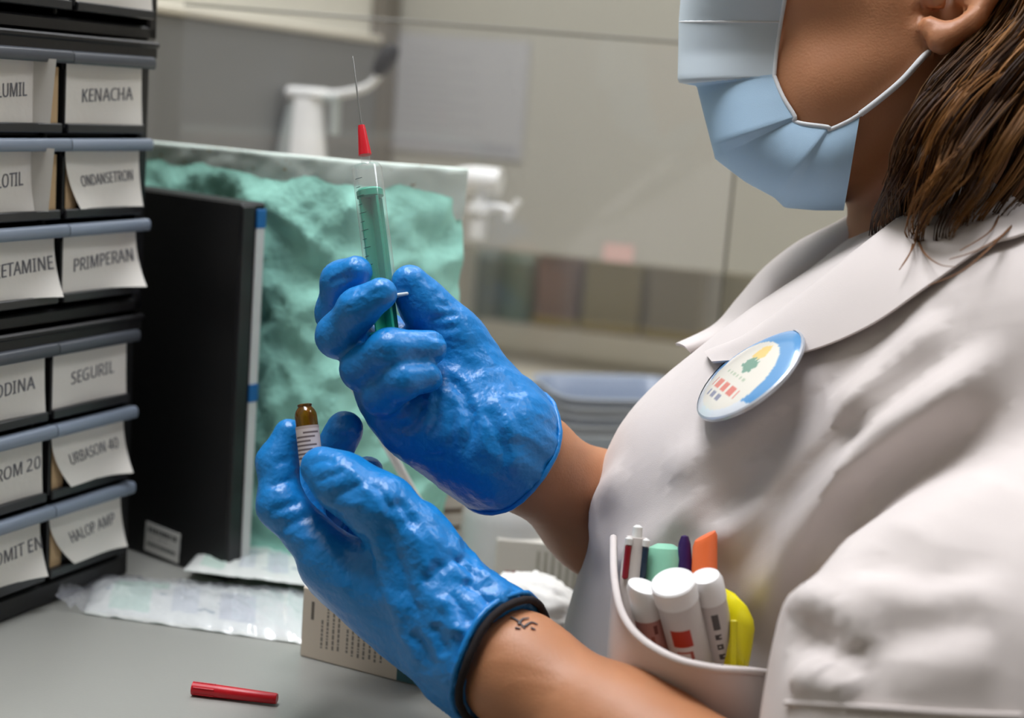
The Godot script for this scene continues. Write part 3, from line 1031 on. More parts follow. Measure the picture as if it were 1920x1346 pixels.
func desk_things() -> void:
	packet("long film-wrapped packet lying across the desk in front of the black box file", [on_desk(158, 1152), on_desk(590, 1212), on_desk(588, 1118), on_desk(176, 1086)], 0.0, 0.0085, 3, 0.13)
	packet("shorter sealed packet with a pale green print lying behind the film-wrapped packet", [on_desk(342, 1096), on_desk(610, 1128), on_desk(590, 1056), on_desk(386, 1044)], 0.009, 0.006, 8, 0.0)
	packet("white sealed packet at the foot of the green drape, partly behind the gloved hand", [on_desk(474, 1056), on_desk(600, 1060), on_desk(600, 1010), on_desk(520, 1020)], 0.001, 0.01, 13, 0.0)
	# red needle cap
	var c0 := on_desk(361, 1302)
	var c1 := on_desk(519, 1322)
	var l := (c1 - c0).length()
	var cap := thing("needle_cap", "bright red plastic needle cap lying on the desk", "needle cap", c0)
	var red := m("cap_red", "c00d1e", 0.35)
	part(cap, "sheath", lathe([Vector2(0.0, l), Vector2(0.0026, l), Vector2(0.0030, l - 0.0008), Vector2(0.0036, 0.012), Vector2(0.0037, 0.0), Vector2(0.0028, 0.0), Vector2(0.0026, 0.004), Vector2(0.0, 0.004)], 24), red, Transform3D(along(Vector3.ZERO, c1 - c0).basis, Vector3(0, 0.0037, 0)))
	var ribs := []
	for k in 6:
		var g := TAU * k / 6.0
		ribs.append([Vector3(cos(g) * 0.0037, 0.007, sin(g) * 0.0037), Vector3(0.0007, 0.012, 0.0007)])
	part(cap, "ribs", boxes(ribs, 0.0002), red, Transform3D(along(Vector3.ZERO, c1 - c0).basis, Vector3(0, 0.0037, 0)))
	# cream medicine box
	var a0 := on_desk(562, 1229)
	var a1 := on_desk(803, 1292)
	var dx := (a1 - a0).normalized()
	var bx := thing("medicine_box", "cream cardboard medicine box with printed lines and a teal end, under the lower glove", "box", a0)
	bx.basis = Basis(dx, Vector3.UP, dx.cross(Vector3.UP))
	var bl := (a1 - a0).length()
	var lines := []
	for k in 11:
		var x := 40 + int(k * 11.5) + (6 if k > 3 else 0)
		var top := [52, 14, 10, 14, 58, 58, 52, 40, 46, 60, 66][k] as int
		var y := top
		while y < 104:
			var hh := rng.randi_range(3, 9)
			lines.append([x, y, 4, mini(hh, 106 - y), "827a70"])
			y += hh + 2
	lines.append([18, 22, 6, 34, "6f675e"])
	lines.append([196, 0, 60, 128, "3f6a70"])
	for k in 5:
		lines.append([216 + k * 3, 50 + k * 7, 8, 6, "d8dcd6"])
	lines.append([218, 44, 4, 40, "d8dcd6"])
	part(bx, "carton", boxes([[Vector3(bl * 0.5, 0.0215, -0.02), Vector3(bl, 0.043, 0.04)]], 0.0008), m("carton_cream", "dfd2c0", 0.7))
	part(bx, "printed_face", boxes([[Vector3(bl * 0.5, 0.0215, 0.0003), Vector3(bl - 0.0014, 0.0416, 0.0005)]], 0.0), printed("box_print", picture(256, 128, "dfd2c0", lines), 0.7))
	# milky container
	var w := on_desk(940, 1100)
	var wb := thing("container", "milky plastic container with a rounded shoulder behind the two gloved hands", "container", Vector3(w.x, TY, w.z - 0.02))
	var milky := m("milky", "c6c6c2", 0.22)
	part(wb, "body", lathe([Vector2(0, 0), Vector2(0.034, 0), Vector2(0.037, 0.003), Vector2(0.037, 0.046), Vector2(0.034, 0.058), Vector2(0.026, 0.067), Vector2(0.016, 0.071), Vector2(0, 0.072)], 40), milky)
	part(wb, "neck", lathe([Vector2(0.012, 0.070), Vector2(0.012, 0.078), Vector2(0.0, 0.078)], 24), milky)
	# small printed carton
	var s0 := on_desk(925, 1118)
	var s1 := on_desk(1050, 1118)
	var sb := thing("small_carton", "small white carton with faint red print beside the white tissue", "box", s0, 0.22)
	part(sb, "carton", boxes([[Vector3(0.03, 0.02, -0.02), Vector3(0.062, 0.04, 0.035)]], 0.001), m("carton_white", "cfcabf", 0.65))
	for k in 4:
		part(sb, "red_print", boxes([[Vector3(0.008 + k * 0.0042, 0.012, -0.0022), Vector3(0.0026, 0.012, 0.0004)]], 0.0), m("print_red", "a8564c", 0.7))
	for k in 6:
		part(sb, "grey_print", boxes([[Vector3(0.028 + k * 0.005, 0.022, -0.0022), Vector3(0.002, 0.024, 0.0004)]], 0.0), m("print_grey", "aaa696", 0.7))
	# crumpled tissue
	var tq := on_desk(985, 1190)
	var f := FastNoiseLite.new()
	f.seed = 31
	f.frequency = 40.0
	f.fractal_type = FastNoiseLite.FRACTAL_RIDGED
	var ts := part(self, numbered("tissue"), grid(48, 24, func(u, q):
		var d := Vector3(sin(q * PI) * cos(u * TAU), cos(q * PI), sin(q * PI) * sin(u * TAU))
		var r := 1.0 + 0.22 * f.get_noise_3dv(d * 0.035)
		return Vector3(d.x * 0.03 * r, maxf(0.018 + d.y * 0.02 * r, 0.0), d.z * 0.026 * r), true), m("tissue_white", "e2e0da", 0.9), Transform3D(Basis(), Vector3(tq.x, TY, tq.z)))
	metas(ts, "crumpled white tissue on the desk beside the small carton", "tissue")
	# nested trays
	for k in 5:
		var tb := P(1062, 900, 1.42)
		var tr := thing("tray", ["grey blue plastic tray, lowest of the nested stack behind the right forearm", "second grey blue tray from the bottom of the nested stack", "middle grey blue tray of the nested stack of five", "second grey blue tray from the top of the nested stack", "grey blue plastic tray, topmost of the nested stack behind the right forearm"][k], "tray", Vector3(tb.x + 0.03, TY + 0.0086 * k, tb.z - 0.05), deg_to_rad(32 + (k % 2) * 1.5), "nested trays")
		tray(tr, k)
	# white tube leaning on the draped box
	var p0 := on_desk(880, 1112)
	p0.y += 0.003
	var p1 := P(664, 722, 0.91)
	var tu := part(self, numbered("plastic_tube"), tube(smooth_line([p0, p0.lerp(p1, 0.5) + Vector3(0, -0.002, 0), p1], 8), 0.0029, 0.0029, 10), m("white_plastic"))
	metas(tu, "thin white plastic tube leaning on the green drape between the two gloves", "tube")
	# small stack of cartons behind the gloves
	var cp := on_desk(800, 1010)
	var shades := ["8d8678", "6d5f4c", "a79c94", "76684f"]
	for k in 4:
		var cc := thing("ampoule_box", ["brown ampoule box at the bottom of the stack behind the gloves", "dark brown ampoule box, second in the stack behind the gloves", "pale ampoule box, third in the stack behind the gloves", "olive brown ampoule box on top of the stack behind the gloves"][k], "box", Vector3(cp.x, TY + k * 0.013, cp.z), 0.5 + 0.1 * k, "stacked ampoule boxes")
		part(cc, "sleeve", boxes([[Vector3(0, 0.0062, 0), Vector3(0.05, 0.0122, 0.03)]], 0.001), m("c" + shades[k], shades[k], 0.7))
		part(cc, "end_flap", boxes([[Vector3(0, 0.0062, 0.0152), Vector3(0.046, 0.009, 0.0006)]], 0.0002), m("carton_white"))
	# small white bottle behind the wrist
	var bo := P(938, 690, 1.34)
	var wh := thing("bottle", "small white bottle with a pointed nozzle just behind the right wrist", "bottle", Vector3(bo.x, TY, bo.z))
	var hh := bo.y - TY + 0.006
	part(wh, "body", lathe([Vector2(0, 0), Vector2(0.02, 0), Vector2(0.021, 0.002), Vector2(0.021, hh - 0.045), Vector2(0.01, hh - 0.03), Vector2(0, hh - 0.03)], 24), m("white_plastic"))
	part(wh, "nozzle", lathe([Vector2(0.009, hh - 0.031), Vector2(0.009, hh - 0.02), Vector2(0.003, hh), Vector2(0, hh)], 16), m("white_plastic"))


func tray(t: Node3D, k: int) -> void:
	var hx := 0.075
	var hz := 0.06
	var ring := func(u: float, inset: float) -> Vector3:      # rounded rectangle
		var g := u * TAU
		var c := Vector2(cos(g), sin(g))
		var e := 5.0
		var r := pow(pow(absf(c.x), e) + pow(absf(c.y), e), -1.0 / e)
		return Vector3(c.x * r * (hx - inset), 0, c.y * r * (hz - inset))
	var prof := [Vector2(0.055, 0.002), Vector2(0.016, 0.002), Vector2(0.012, 0.006), Vector2(0.007, 0.026), Vector2(0.0, 0.028), Vector2(0.0, 0.0265), Vector2(0.0085, 0.0235), Vector2(0.0135, 0.004), Vector2(0.017, 0.0), Vector2(0.055, 0.0)]
	part(t, "dish", grid(64, 9, func(u, w):
		var q: Vector2 = prof[int(round(w * 9))]
		var p: Vector3 = ring.call(u, q.x)
		return p + Vector3.UP * q.y, true, true), m("tray_blue" if k % 2 == 0 else "tray_grey", "7f8ca0" if k % 2 == 0 else "9aa0a6", 0.3))
	part(t, "rolled_rim", tube(PackedVector3Array(range(65).map(func(i): return ring.call(i / 64.0, 0.0) + Vector3.UP * 0.0275)), 0.0012, 0.0012, 6), m("tray_rim", "aab0b6", 0.3))


# ---------------------------------------------------------------- bodies: tapered limbs joined by a smooth minimum, meshed as surface nets
class Limbs:
	var k := 0.01                        # softness inside the group
	var join := 0.003                    # softness towards the groups before it
	var a := PackedVector3Array()
	var ba := PackedVector3Array()
	var l2 := PackedFloat32Array()
	var ra := PackedFloat32Array()
	var rb := PackedFloat32Array()
	var ax := PackedVector3Array()       # axis along which the limb is flattened ...
	var sq := PackedFloat32Array()       # ... by this factor

	func _init(k_: float, join_: float) -> void:
		k = k_
		join = join_

	func add(p: Vector3, q: Vector3, r0: float, r1: float, axis := Vector3.ZERO, squash := 1.0) -> Limbs:
		a.append(p)
		ba.append(q - p)
		l2.append(maxf((q - p).length_squared(), 1e-9))
		ra.append(r0)
		rb.append(r1 - r0)
		ax.append(axis)
		sq.append(squash - 1.0)
		return self

	func chain(pts: Array, rs: Array) -> Limbs:
		for i in pts.size() - 1:
			add(pts[i], pts[i + 1], rs[i], rs[i + 1])
		return self

	func at(p: Vector3) -> float:
		var d := 1e9
		for i in a.size():
			var e := p - a[i]
			if sq[i] != 0.0:
				e += ax[i] * (e.dot(ax[i]) * sq[i])
			var t := clampf(e.dot(ba[i]) / l2[i], 0.0, 1.0)
			var f := (e - ba[i] * t).length() - ra[i] - rb[i] * t
			var h := k - absf(d - f)
			d = minf(d, f)
			if h > 0.0:
				d -= h * h * 0.25 / k
		return d

	func near(p: Vector3, reach: float) -> Limbs:   # the limbs that matter within reach of p
		var g := Limbs.new(k, join)
		var ds := PackedFloat32Array()
		var best := 1e9
		for i in a.size():
			var e := p - a[i]
			if sq[i] != 0.0:
				e += ax[i] * (e.dot(ax[i]) * sq[i])
			var t := clampf(e.dot(ba[i]) / l2[i], 0.0, 1.0)
			ds.append((e - ba[i] * t).length() - ra[i] - rb[i] * t)
			best = minf(best, ds[i])
		for i in a.size():
			if ds[i] < best + 2.6 * reach + k:
				g.a.append(a[i])
				g.ba.append(ba[i])
				g.l2.append(l2[i])
				g.ra.append(ra[i])
				g.rb.append(rb[i])
				g.ax.append(ax[i])
				g.sq.append(sq[i])
		return g


func field(gs: Array, p: Vector3) -> float:
	var d := 1e9
	for g: Limbs in gs:
		var f := g.at(p)
		var h: float = g.join - absf(d - f)
		d = minf(d, f)
		if h > 0.0:
			d -= h * h * 0.25 / g.join
	return d


# cuts: [point, normal] planes; what lies on the normal's side is taken away
func nets(gs: Array, cell: float, cuts := []) -> Array:
	var lo := Vector3.ONE * 1e9
	var hi := -lo
	for g: Limbs in gs:
		for i in g.a.size():
			var r := maxf(g.ra[i], g.ra[i] + g.rb[i]) + cell * 2.0
			for p in [g.a[i], g.a[i] + g.ba[i]]:
				lo = lo.min(p - Vector3.ONE * r)
				hi = hi.max(p + Vector3.ONE * r)
	var bs := 6
	var nb := Vector3i(((hi - lo) / (cell * bs)).ceil()) + Vector3i.ONE
	var nx := nb.x * bs + 1
	var ny := nb.y * bs + 1
	var nz := nb.z * bs + 1
	var val := PackedFloat32Array()
	val.resize(nx * ny * nz)
	val.fill(1e6)
	var vid := PackedInt32Array()
	vid.resize(nx * ny * nz)
	vid.fill(-1)
	var half := cell * bs * 0.5
	var diag := half * 1.7321
	var blocks := []
	for bz in nb.z:
		for by in nb.y:
			for bx in nb.x:
				var c := lo + Vector3(bx * bs, by * bs, bz * bs) * cell + Vector3.ONE * half
				var d := field(gs, c)
				if absf(d) > diag * 1.25 + 0.002:
					if d < 0.0:
						pass
					continue
				var sub := []
				for g: Limbs in gs:
					var s := g.near(c, diag)
					if s.at(c) < d + 2.6 * diag + s.join:
						sub.append(s)
				blocks.append([bx * bs, by * bs, bz * bs])
				for k in bs + 1:
					for j in bs + 1:
						var row := nx * (by * bs + j + ny * (bz * bs + k)) + bx * bs
						for i in bs + 1:
							if val[row + i] > 1e5:
								var p := lo + Vector3(bx * bs + i, by * bs + j, bz * bs + k) * cell
								var f := field(sub, p)
								for q in cuts:
									f = maxf(f, (p - q[0]).dot(q[1]))
								val[row + i] = f
	var v := PackedVector3Array()
	var off := [0, 1, nx, nx + 1, nx * ny, nx * ny + 1, nx * ny + nx, nx * ny + nx + 1]
	var cor := [Vector3(0, 0, 0), Vector3(1, 0, 0), Vector3(0, 1, 0), Vector3(1, 1, 0), Vector3(0, 0, 1), Vector3(1, 0, 1), Vector3(0, 1, 1), Vector3(1, 1, 1)]
	var edges := [[0, 1], [2, 3], [4, 5], [6, 7], [0, 2], [1, 3], [4, 6], [5, 7], [0, 4], [1, 5], [2, 6], [3, 7]]
	for b in blocks:
		for k in bs:
			for j in bs:
				var row: int = nx * (b[1] + j + ny * (b[2] + k)) + b[0]
				for i in bs:
					var at := row + i
					var neg := 0
					for o in off:
						if val[at + o] < 0.0:
							neg += 1
					if neg == 0 or neg == 8:
						continue
					var s := Vector3.ZERO
					var n := 0
					for e in edges:
						var f0 := val[at + off[e[0]]]
						var f1 := val[at + off[e[1]]]
						if (f0 < 0.0) != (f1 < 0.0):
							s += cor[e[0]].lerp(cor[e[1]], f0 / (f0 - f1))
							n += 1
					vid[at] = v.size()
					v.append(lo + (Vector3(b[0] + i, b[1] + j, b[2] + k) + s / n) * cell)
	var idx := PackedInt32Array()
	var st := [1, nx, nx * ny]
	for b in blocks:
		for k in bs:
			for j in bs:
				var row: int = nx * (b[1] + j + ny * (b[2] + k)) + b[0]
				for i in bs:
					var at := row + i
					if vid[at] < 0:
						continue
					for ax in 3:
						var f0 := val[at]
						var f1 := val[at + st[ax]]
						if (f0 < 0.0) == (f1 < 0.0):
							continue
						var su: int = st[(ax + 1) % 3]
						var sv: int = st[(ax + 2) % 3]
						if at < su + sv:
							continue
						var q0 := vid[at]
						var q1 := vid[at - su]
						var q2 := vid[at - su - sv]
						var q3 := vid[at - sv]
						if q1 < 0 or q2 < 0 or q3 < 0:
							continue
						if f0 < 0.0:
							idx.append_array([q0, q2, q1, q0, q3, q2])
						else:
							idx.append_array([q0, q1, q2, q0, q2, q3])
	return [v, idx]


func press(vi: Array, f: Callable) -> void:              # moves each vertex along its normal by f(vertex, normal)
	var v: PackedVector3Array = vi[0]
	var n := vertex_normals(v, vi[1])
	for i in v.size():
		v[i] += n[i] * (f.call(v[i], n[i]) as float)
	vi[0] = v


# folds of cloth: [points on the surface, height, width]; each raises (or sinks) the surface along a line
func fold(vi: Array, folds: Array) -> void:
	var v: PackedVector3Array = vi[0]
	var n := vertex_normals(v, vi[1])
	var move := PackedFloat32Array()
	move.resize(v.size())
	for e in folds:
		var pts := smooth_line(e[0], 4)
		var w: float = e[2]
		var amp: float = e[1]
		var box := AABB(pts[0], Vector3.ZERO)
		for p in pts:
			box = box.expand(p)
		box = box.grow(w * 2.2)
		var last := pts.size() - 1
		for i in v.size():
			var p := v[i]
			if not box.has_point(p):
				continue
			var best := 1e9
			var where := 0.0
			for s in last:
				var d := pts[s + 1] - pts[s]
				var t := clampf((p - pts[s]).dot(d) / maxf(d.length_squared(), 1e-9), 0.0, 1.0)
				var q := (p - pts[s] - d * t).length_squared()
				if q < best:
					best = q
					where = (s + t) / last
			var g := best / (w * w)
			if g < 4.6:
				move[i] += amp * exp(-g) * smoothstep(0.0, 0.22, where) * smoothstep(0.0, 0.22, 1.0 - where)
	for i in v.size():
		v[i] += n[i] * move[i]
	vi[0] = v


func solid(vi: Array, tint = null) -> ArrayMesh:
	var n := vertex_normals(vi[0], vi[1])
	var col := PackedColorArray()
	if tint != null:
		for p in vi[0]:
			col.append(tint.call(p))
	return finish(vi[0], n, PackedVector2Array(), vi[1], col)


# where the line of sight through (px, py) first meets the surface; NAN-free: falls back to depth d
func touch(gs: Array, px: float, py: float, d: float) -> Vector3:
	var s := sight(px, py)
	var l := s.length()
	s /= l
	var t := 0.45
	for k in 90:
		var f := field(gs, lens.origin + s * t)
		if f < 0.0004:
			return lens.origin + s * t
		t += f * 0.8
		if t > 1.6:
			break
	return P(px, py, d)


func slope(gs: Array, p: Vector3) -> Vector3:
	var e := 0.002
	return Vector3(field(gs, p + Vector3(e, 0, 0)) - field(gs, p - Vector3(e, 0, 0)), field(gs, p + Vector3(0, e, 0)) - field(gs, p - Vector3(0, e, 0)), field(gs, p + Vector3(0, 0, e)) - field(gs, p - Vector3(0, 0, e))).normalized()


func lines_on(gs: Array, list: Array) -> Array:          # folds given as [[px, py], ...], height, width -> points on the surface
	var out := []
	for e in list:
		var pts := []
		for q in e[0]:
			pts.append(touch(gs, q[0], q[1], 0.8))
		out.append([pts, e[1], e[2]])
	return out


# ---------------------------------------------------------------- the nurse
var right_hand: Array
var left_hand: Array
var cloth: Array
var head: Array
var cuff_r: Array          # point, direction towards the elbow
var cuff_l: Array
var hx: Transform3D        # the head's own axes: x forward (where she faces), y up, z to her left, origin between the ears


func bones() -> void:
	# right hand: a loose fist round the syringe, palm towards the camera, thumb uppermost
	var wr := P(930, 832, 0.802)
	var er := P(1380, 1140, 0.95)
	cuff_r = [P(957, 842, 0.806), (er - wr).normalized()]
	var palm := Limbs.new(0.020, 0.006)
	palm.add(wr, P(705, 625, 0.813), 0.0245, 0.0135)
	palm.add(wr, P(712, 672, 0.810), 0.0240, 0.0135)
	palm.add(wr, P(722, 720, 0.803), 0.0235, 0.0135)
	palm.add(wr, P(742, 765, 0.794), 0.0230, 0.0130)
	palm.add(P(925, 800, 0.800), P(862, 655, 0.800), 0.022, 0.0175)
	palm.add(P(925, 840, 0.792), P(800, 790, 0.788), 0.022, 0.0190)
	palm.add(wr, P(990, 875, 0.815), 0.0252, 0.0268)
	var idx := Limbs.new(0.005, 0.0028).chain([P(700, 612, 0.812), P(632, 588, 0.797), P(640, 527, 0.786), P(668, 510, 0.779)], [0.0115, 0.0108, 0.0100, 0.0085])
	var mid := Limbs.new(0.005, 0.0028).chain([P(705, 655, 0.806), P(635, 630, 0.778), P(672, 578, 0.765), P(714, 551, 0.761)], [0.0115, 0.0112, 0.0100, 0.0084])
	var rin := Limbs.new(0.005, 0.0024).chain([P(722, 705, 0.798), P(680, 692, 0.773), P(730, 656, 0.760), P(805, 652, 0.768)], [0.0112, 0.0108, 0.0104, 0.0090])
	var lit := Limbs.new(0.005, 0.0024).chain([P(745, 755, 0.792), P(716, 740, 0.770), P(754, 712, 0.759), P(797, 706, 0.764)], [0.0105, 0.0100, 0.0094, 0.0082])
	var thu := Limbs.new(0.007, 0.006).chain([P(880, 700, 0.800), P(842, 620, 0.795), P(796, 574, 0.792), P(768, 532, 0.787)], [0.0150, 0.0135, 0.0122, 0.0100])
	right_hand = [palm, idx, mid, rin, lit, thu]
	# left hand: palm up, the vial pinched between thumb and forefinger
	var wl := P(912, 1222, 0.738)
	var el := P(1560, 1600, 0.63)
	cuff_l = [P(938, 1237, 0.734), (el - wl).normalized()]
	var pal := Limbs.new(0.018, 0.005)
	pal.add(wl, P(614, 1048, 0.757), 0.0250, 0.0150)
	pal.add(wl, P(625, 1072, 0.776), 0.0250, 0.0140)
	pal.add(wl, P(645, 1095, 0.795), 0.0240, 0.0140)
	pal.add(P(880, 1180, 0.735), P(770, 1010, 0.742), 0.0230, 0.0185)
	pal.add(wl, P(965, 1253, 0.730), 0.0255, 0.0268)
	var idl := Limbs.new(0.006, 0.003).chain([P(622, 1046, 0.756), P(527, 948, 0.764), P(520, 868, 0.771), P(541, 812, 0.772)], [0.0140, 0.0114, 0.0098, 0.0076])
	var mil := Limbs.new(0.006, 0.003).chain([P(625, 1070, 0.778), P(560, 960, 0.800), P(606, 880, 0.806), P(646, 806, 0.796)], [0.0130, 0.0110, 0.0106, 0.0100])
	var ril := Limbs.new(0.006, 0.003).chain([P(645, 1095, 0.797), P(590, 1000, 0.822), P(640, 930, 0.824), P(690, 884, 0.812)], [0.0125, 0.0105, 0.0095, 0.0082])
	var lil := Limbs.new(0.006, 0.003).chain([P(680, 1110, 0.806), P(640, 1040, 0.832), P(670, 985, 0.836), P(712, 950, 0.826)], [0.0115, 0.0095, 0.0088, 0.0078])
	var thl := Limbs.new(0.010, 0.005).chain([P(790, 1030, 0.740), P(712, 950, 0.738), P(645, 905, 0.742), P(603, 876, 0.748)], [0.0180, 0.0148, 0.0130, 0.0104])
	left_hand = [pal, idl, mil, ril, lil, thl]
	# tunic: trunk, bust, shoulders, sleeves
	var trunk := Limbs.new(0.060, 0.05)
	trunk.add(P(1790, 700, 0.87), P(1700, 1100, 0.87), 0.080, 0.115)
	trunk.add(P(1700, 1100, 0.87), P(1560, 1900, 0.87), 0.115, 0.135)
	trunk.add(P(1420, 960, 0.83), P(1640, 920, 0.82), 0.090, 0.085)
	trunk.add(P(1410, 940, 0.94), P(1640, 900, 0.95), 0.088, 0.085)
	trunk.add(P(1570, 750, 0.83), P(1740, 660, 0.82), 0.055, 0.055)
	trunk.add(P(1550, 730, 0.92), P(1720, 620, 0.92), 0.055, 0.055)
	trunk.add(P(1390, 1330, 0.86), P(1430, 1800, 0.86), 0.108, 0.12)
	trunk.add(P(1780, 620, 0.86), P(1950, 665, 0.735), 0.052, 0.050)
	trunk.add(P(1700, 800, 0.80), P(1900, 720, 0.75), 0.06, 0.05)
	trunk.add(P(1960, 800, 0.765), P(1830, 1000, 0.765), 0.050, 0.055)
	trunk.add(P(1830, 1000, 0.765), P(1760, 1300, 0.78), 0.055, 0.060)
	trunk.add(P(1565, 835, 0.808), P(1660, 745, 0.798), 0.036, 0.034)
	trunk.add(P(1620, 770, 0.800), P(1780, 690, 0.775), 0.036, 0.040)
	trunk.add(P(1560, 890, 0.805), P(1730, 810, 0.775), 0.048, 0.046)
	trunk.add(P(1760, 590, 0.92), P(1830, 640, 1.02), 0.050, 0.050)
	var sleeve := Limbs.new(0.03, 0.022)
	sleeve.add(P(2140, 880, 0.705), P(1830, 1260, 0.658), 0.055, 0.071)
	sleeve.add(P(1830, 1260, 0.658), P(1780, 1440, 0.648), 0.071, 0.076)
	sleeve.add(P(1645, 1240, 0.642), P(1640, 1430, 0.640), 0.040, 0.042)
	sleeve.add(P(2010, 700, 0.735), P(2140, 880, 0.705), 0.044, 0.055)
	var far_sleeve := Limbs.new(0.03, 0.022)
	far_sleeve.add(P(1820, 650, 1.02), P(1500, 1080, 0.99), 0.055, 0.058)
	cloth = [trunk, sleeve, far_sleeve]
	# head, in its own axes
	hx = Transform3D(Basis(-lens.basis.x, lens.basis.y, -lens.basis.z), P(1772, 8, 0.835))
	hx.basis.z = hx.basis.x.cross(hx.basis.y)
	var h := func(x: float, y: float, z: float) -> Vector3: return hx * Vector3(x, y, z)
	var side: Vector3 = hx.basis.z
	var sk := Limbs.new(0.025, 0.012)
	sk.add(h.call(-0.035, 0.055, 0), h.call(0.025, 0.062, 0), 0.080, 0.076, side, 1.12)
	sk.add(h.call(0.058, 0.045, 0), h.call(0.066, -0.055, 0), 0.052, 0.044)
	sk.add(h.call(0.078, -0.080, 0), h.call(0.088, -0.086, 0), 0.020, 0.015)
	sk.add(h.call(0.108, 0.020, 0), h.call(0.124, -0.010, 0), 0.008, 0.012)
	sk.add(h.call(0.096, -0.045, 0), h.call(0.100, -0.055, 0), 0.018, 0.018)
	for s in [-1.0, 1.0]:
		sk.add(h.call(0.008, -0.022, 0.052 * s), h.call(0.068, -0.076, 0.020 * s), 0.017, 0.018)
		sk.add(h.call(0.045, -0.010, 0.046 * s), h.call(0.078, 0.004, 0.036 * s), 0.020, 0.020)
		sk.add(h.call(0.040, -0.045, 0.042 * s), h.call(0.070, -0.050, 0.032 * s), 0.018, 0.018)
	sk.add(h.call(-0.020, -0.030, 0), P(1735, 560, 0.865), 0.050, 0.054)
	head = [sk]
	for s in [-1.0, 1.0]:
		var ear := Limbs.new(0.004, 0.004)
		var e := func(x: float, y: float, o: float) -> Vector3: return hx * Vector3(x + 0.018, y - 0.016, (0.070 + o * 1.2) * s)
		ear.chain([e.call(0.011, 0.002, 0.0), e.call(0.009, 0.030, 0.004), e.call(-0.005, 0.046, 0.008), e.call(-0.021, 0.032, 0.014), e.call(-0.020, 0.006, 0.014), e.call(-0.009, -0.012, 0.010), e.call(0.005, -0.020, 0.005), e.call(0.011, -0.012, 0.002)], [0.0035, 0.004, 0.004, 0.0042, 0.0044, 0.0055, 0.0072, 0.0055])
		ear.add(e.call(-0.004, 0.024, 0.003), e.call(-0.008, 0.002, 0.004), 0.006, 0.007)
		ear.add(e.call(0.010, 0.006, 0.002), e.call(0.006, 0.000, 0.003), 0.0045, 0.0045)
		head.append(ear)


func cloth_at(px: float, py: float, lift: float) -> Vector3:
	var p := touch(cloth, px, py, 0.8)
	return p + slope(cloth, p) * lift


func person() -> void:
	bones()
	var hip := P(1600, 1700, 0.87)
	var t := thing("person", "seated person in white tunic, blue gloves and face mask, drawing up a syringe", "person", Vector3(hip.x, 0, hip.z))
	glove(t, "right_glove", right_hand, cuff_r, 8)
	glove(t, "left_glove", left_hand, cuff_l, 23)
	tunic(t)
	body(t)
	mask(t)
	hair(t)
	# hair tie round the left wrist, over the edge of the glove
	part_room(t, "hair_tie", ring_on(left_hand, cuff_l[0] + cuff_l[1] * 0.0030, cuff_l[1], -0.0006, 0.0020), m("tie_black", "191011", 0.9))
	# trousers and shoes, under the desk
	var fwd := Vector3(-0.964, 0, 0.267)
	var across := Vector3(0.267, 0, 0.964)
	var legs := Limbs.new(0.03, 0.02)
	for s in [-1.0, 1.0]:
		var a: Vector3 = Vector3(hip.x, 0.53, hip.z) + across * 0.09 * s
		var k: Vector3 = a + fwd * 0.36 + Vector3(0, -0.02, 0)
		legs.chain([a, k, Vector3(k.x, 0.1, k.z)], [0.085, 0.06, 0.05])
	part_room(t, "trousers", solid(nets([legs], 0.014)), m("trousers_white", "d8d5d0", 0.85))
	for s in [-1.0, 1.0]:
		var f: Vector3 = Vector3(hip.x, 0, hip.z) + across * 0.09 * s + fwd * 0.36
		var shoe := Limbs.new(0.02, 0.01)
		shoe.chain([f + Vector3(0, 0.045, 0) - fwd * 0.03, f + Vector3(0, 0.04, 0) + fwd * 0.14], [0.042, 0.036])
		part_room(t, "shoe", solid(nets([shoe], 0.008, [[f + Vector3(0, 0.002, 0), Vector3.DOWN]])), m("shoe_white", "d5d5d2", 0.6))
	var st := thing("stool", "round stool under the seated person", "stool", Vector3(hip.x + 0.03, 0, hip.z))
	part(st, "seat", lathe([Vector2(0, 0.36), Vector2(0.17, 0.36), Vector2(0.18, 0.37), Vector2(0.18, 0.40), Vector2(0.165, 0.415), Vector2(0, 0.418)], 40), m("vinyl_black", "1d1d20", 0.5))
	part(st, "column", lathe([Vector2(0.025, 0.05), Vector2(0.025, 0.36)], 20), m("leg_steel"))
	for k in 5:
		var g := TAU * k / 5.0
		part(st, "foot", tube(PackedVector3Array([Vector3(0, 0.06, 0), Vector3(cos(g) * 0.25, 0.02, sin(g) * 0.25)]), 0.02, 0.02, 10), m("leg_steel"))


func ring_on(gs: Array, c: Vector3, n: Vector3, lift: float, thick: float) -> ArrayMesh:   # a ring lying on a limb where the plane (c, n) cuts it
	var x := n.cross(Vector3.UP).normalized()
	var y := x.cross(n)
	var pts := PackedVector3Array()
	for k in 57:
		var g := TAU * k / 56.0
		var d := x * cos(g) + y * sin(g)
		var r := 0.012
		while r < 0.05 and field(gs, c + d * r) < 0.0:
			r += 0.0005
		pts.append(c + d * (r + lift) + n * 0.0006 * sin(g * 5.0))
	return tube(pts, thick, thick, 8, 1.0, Color.WHITE, Color.WHITE, n)


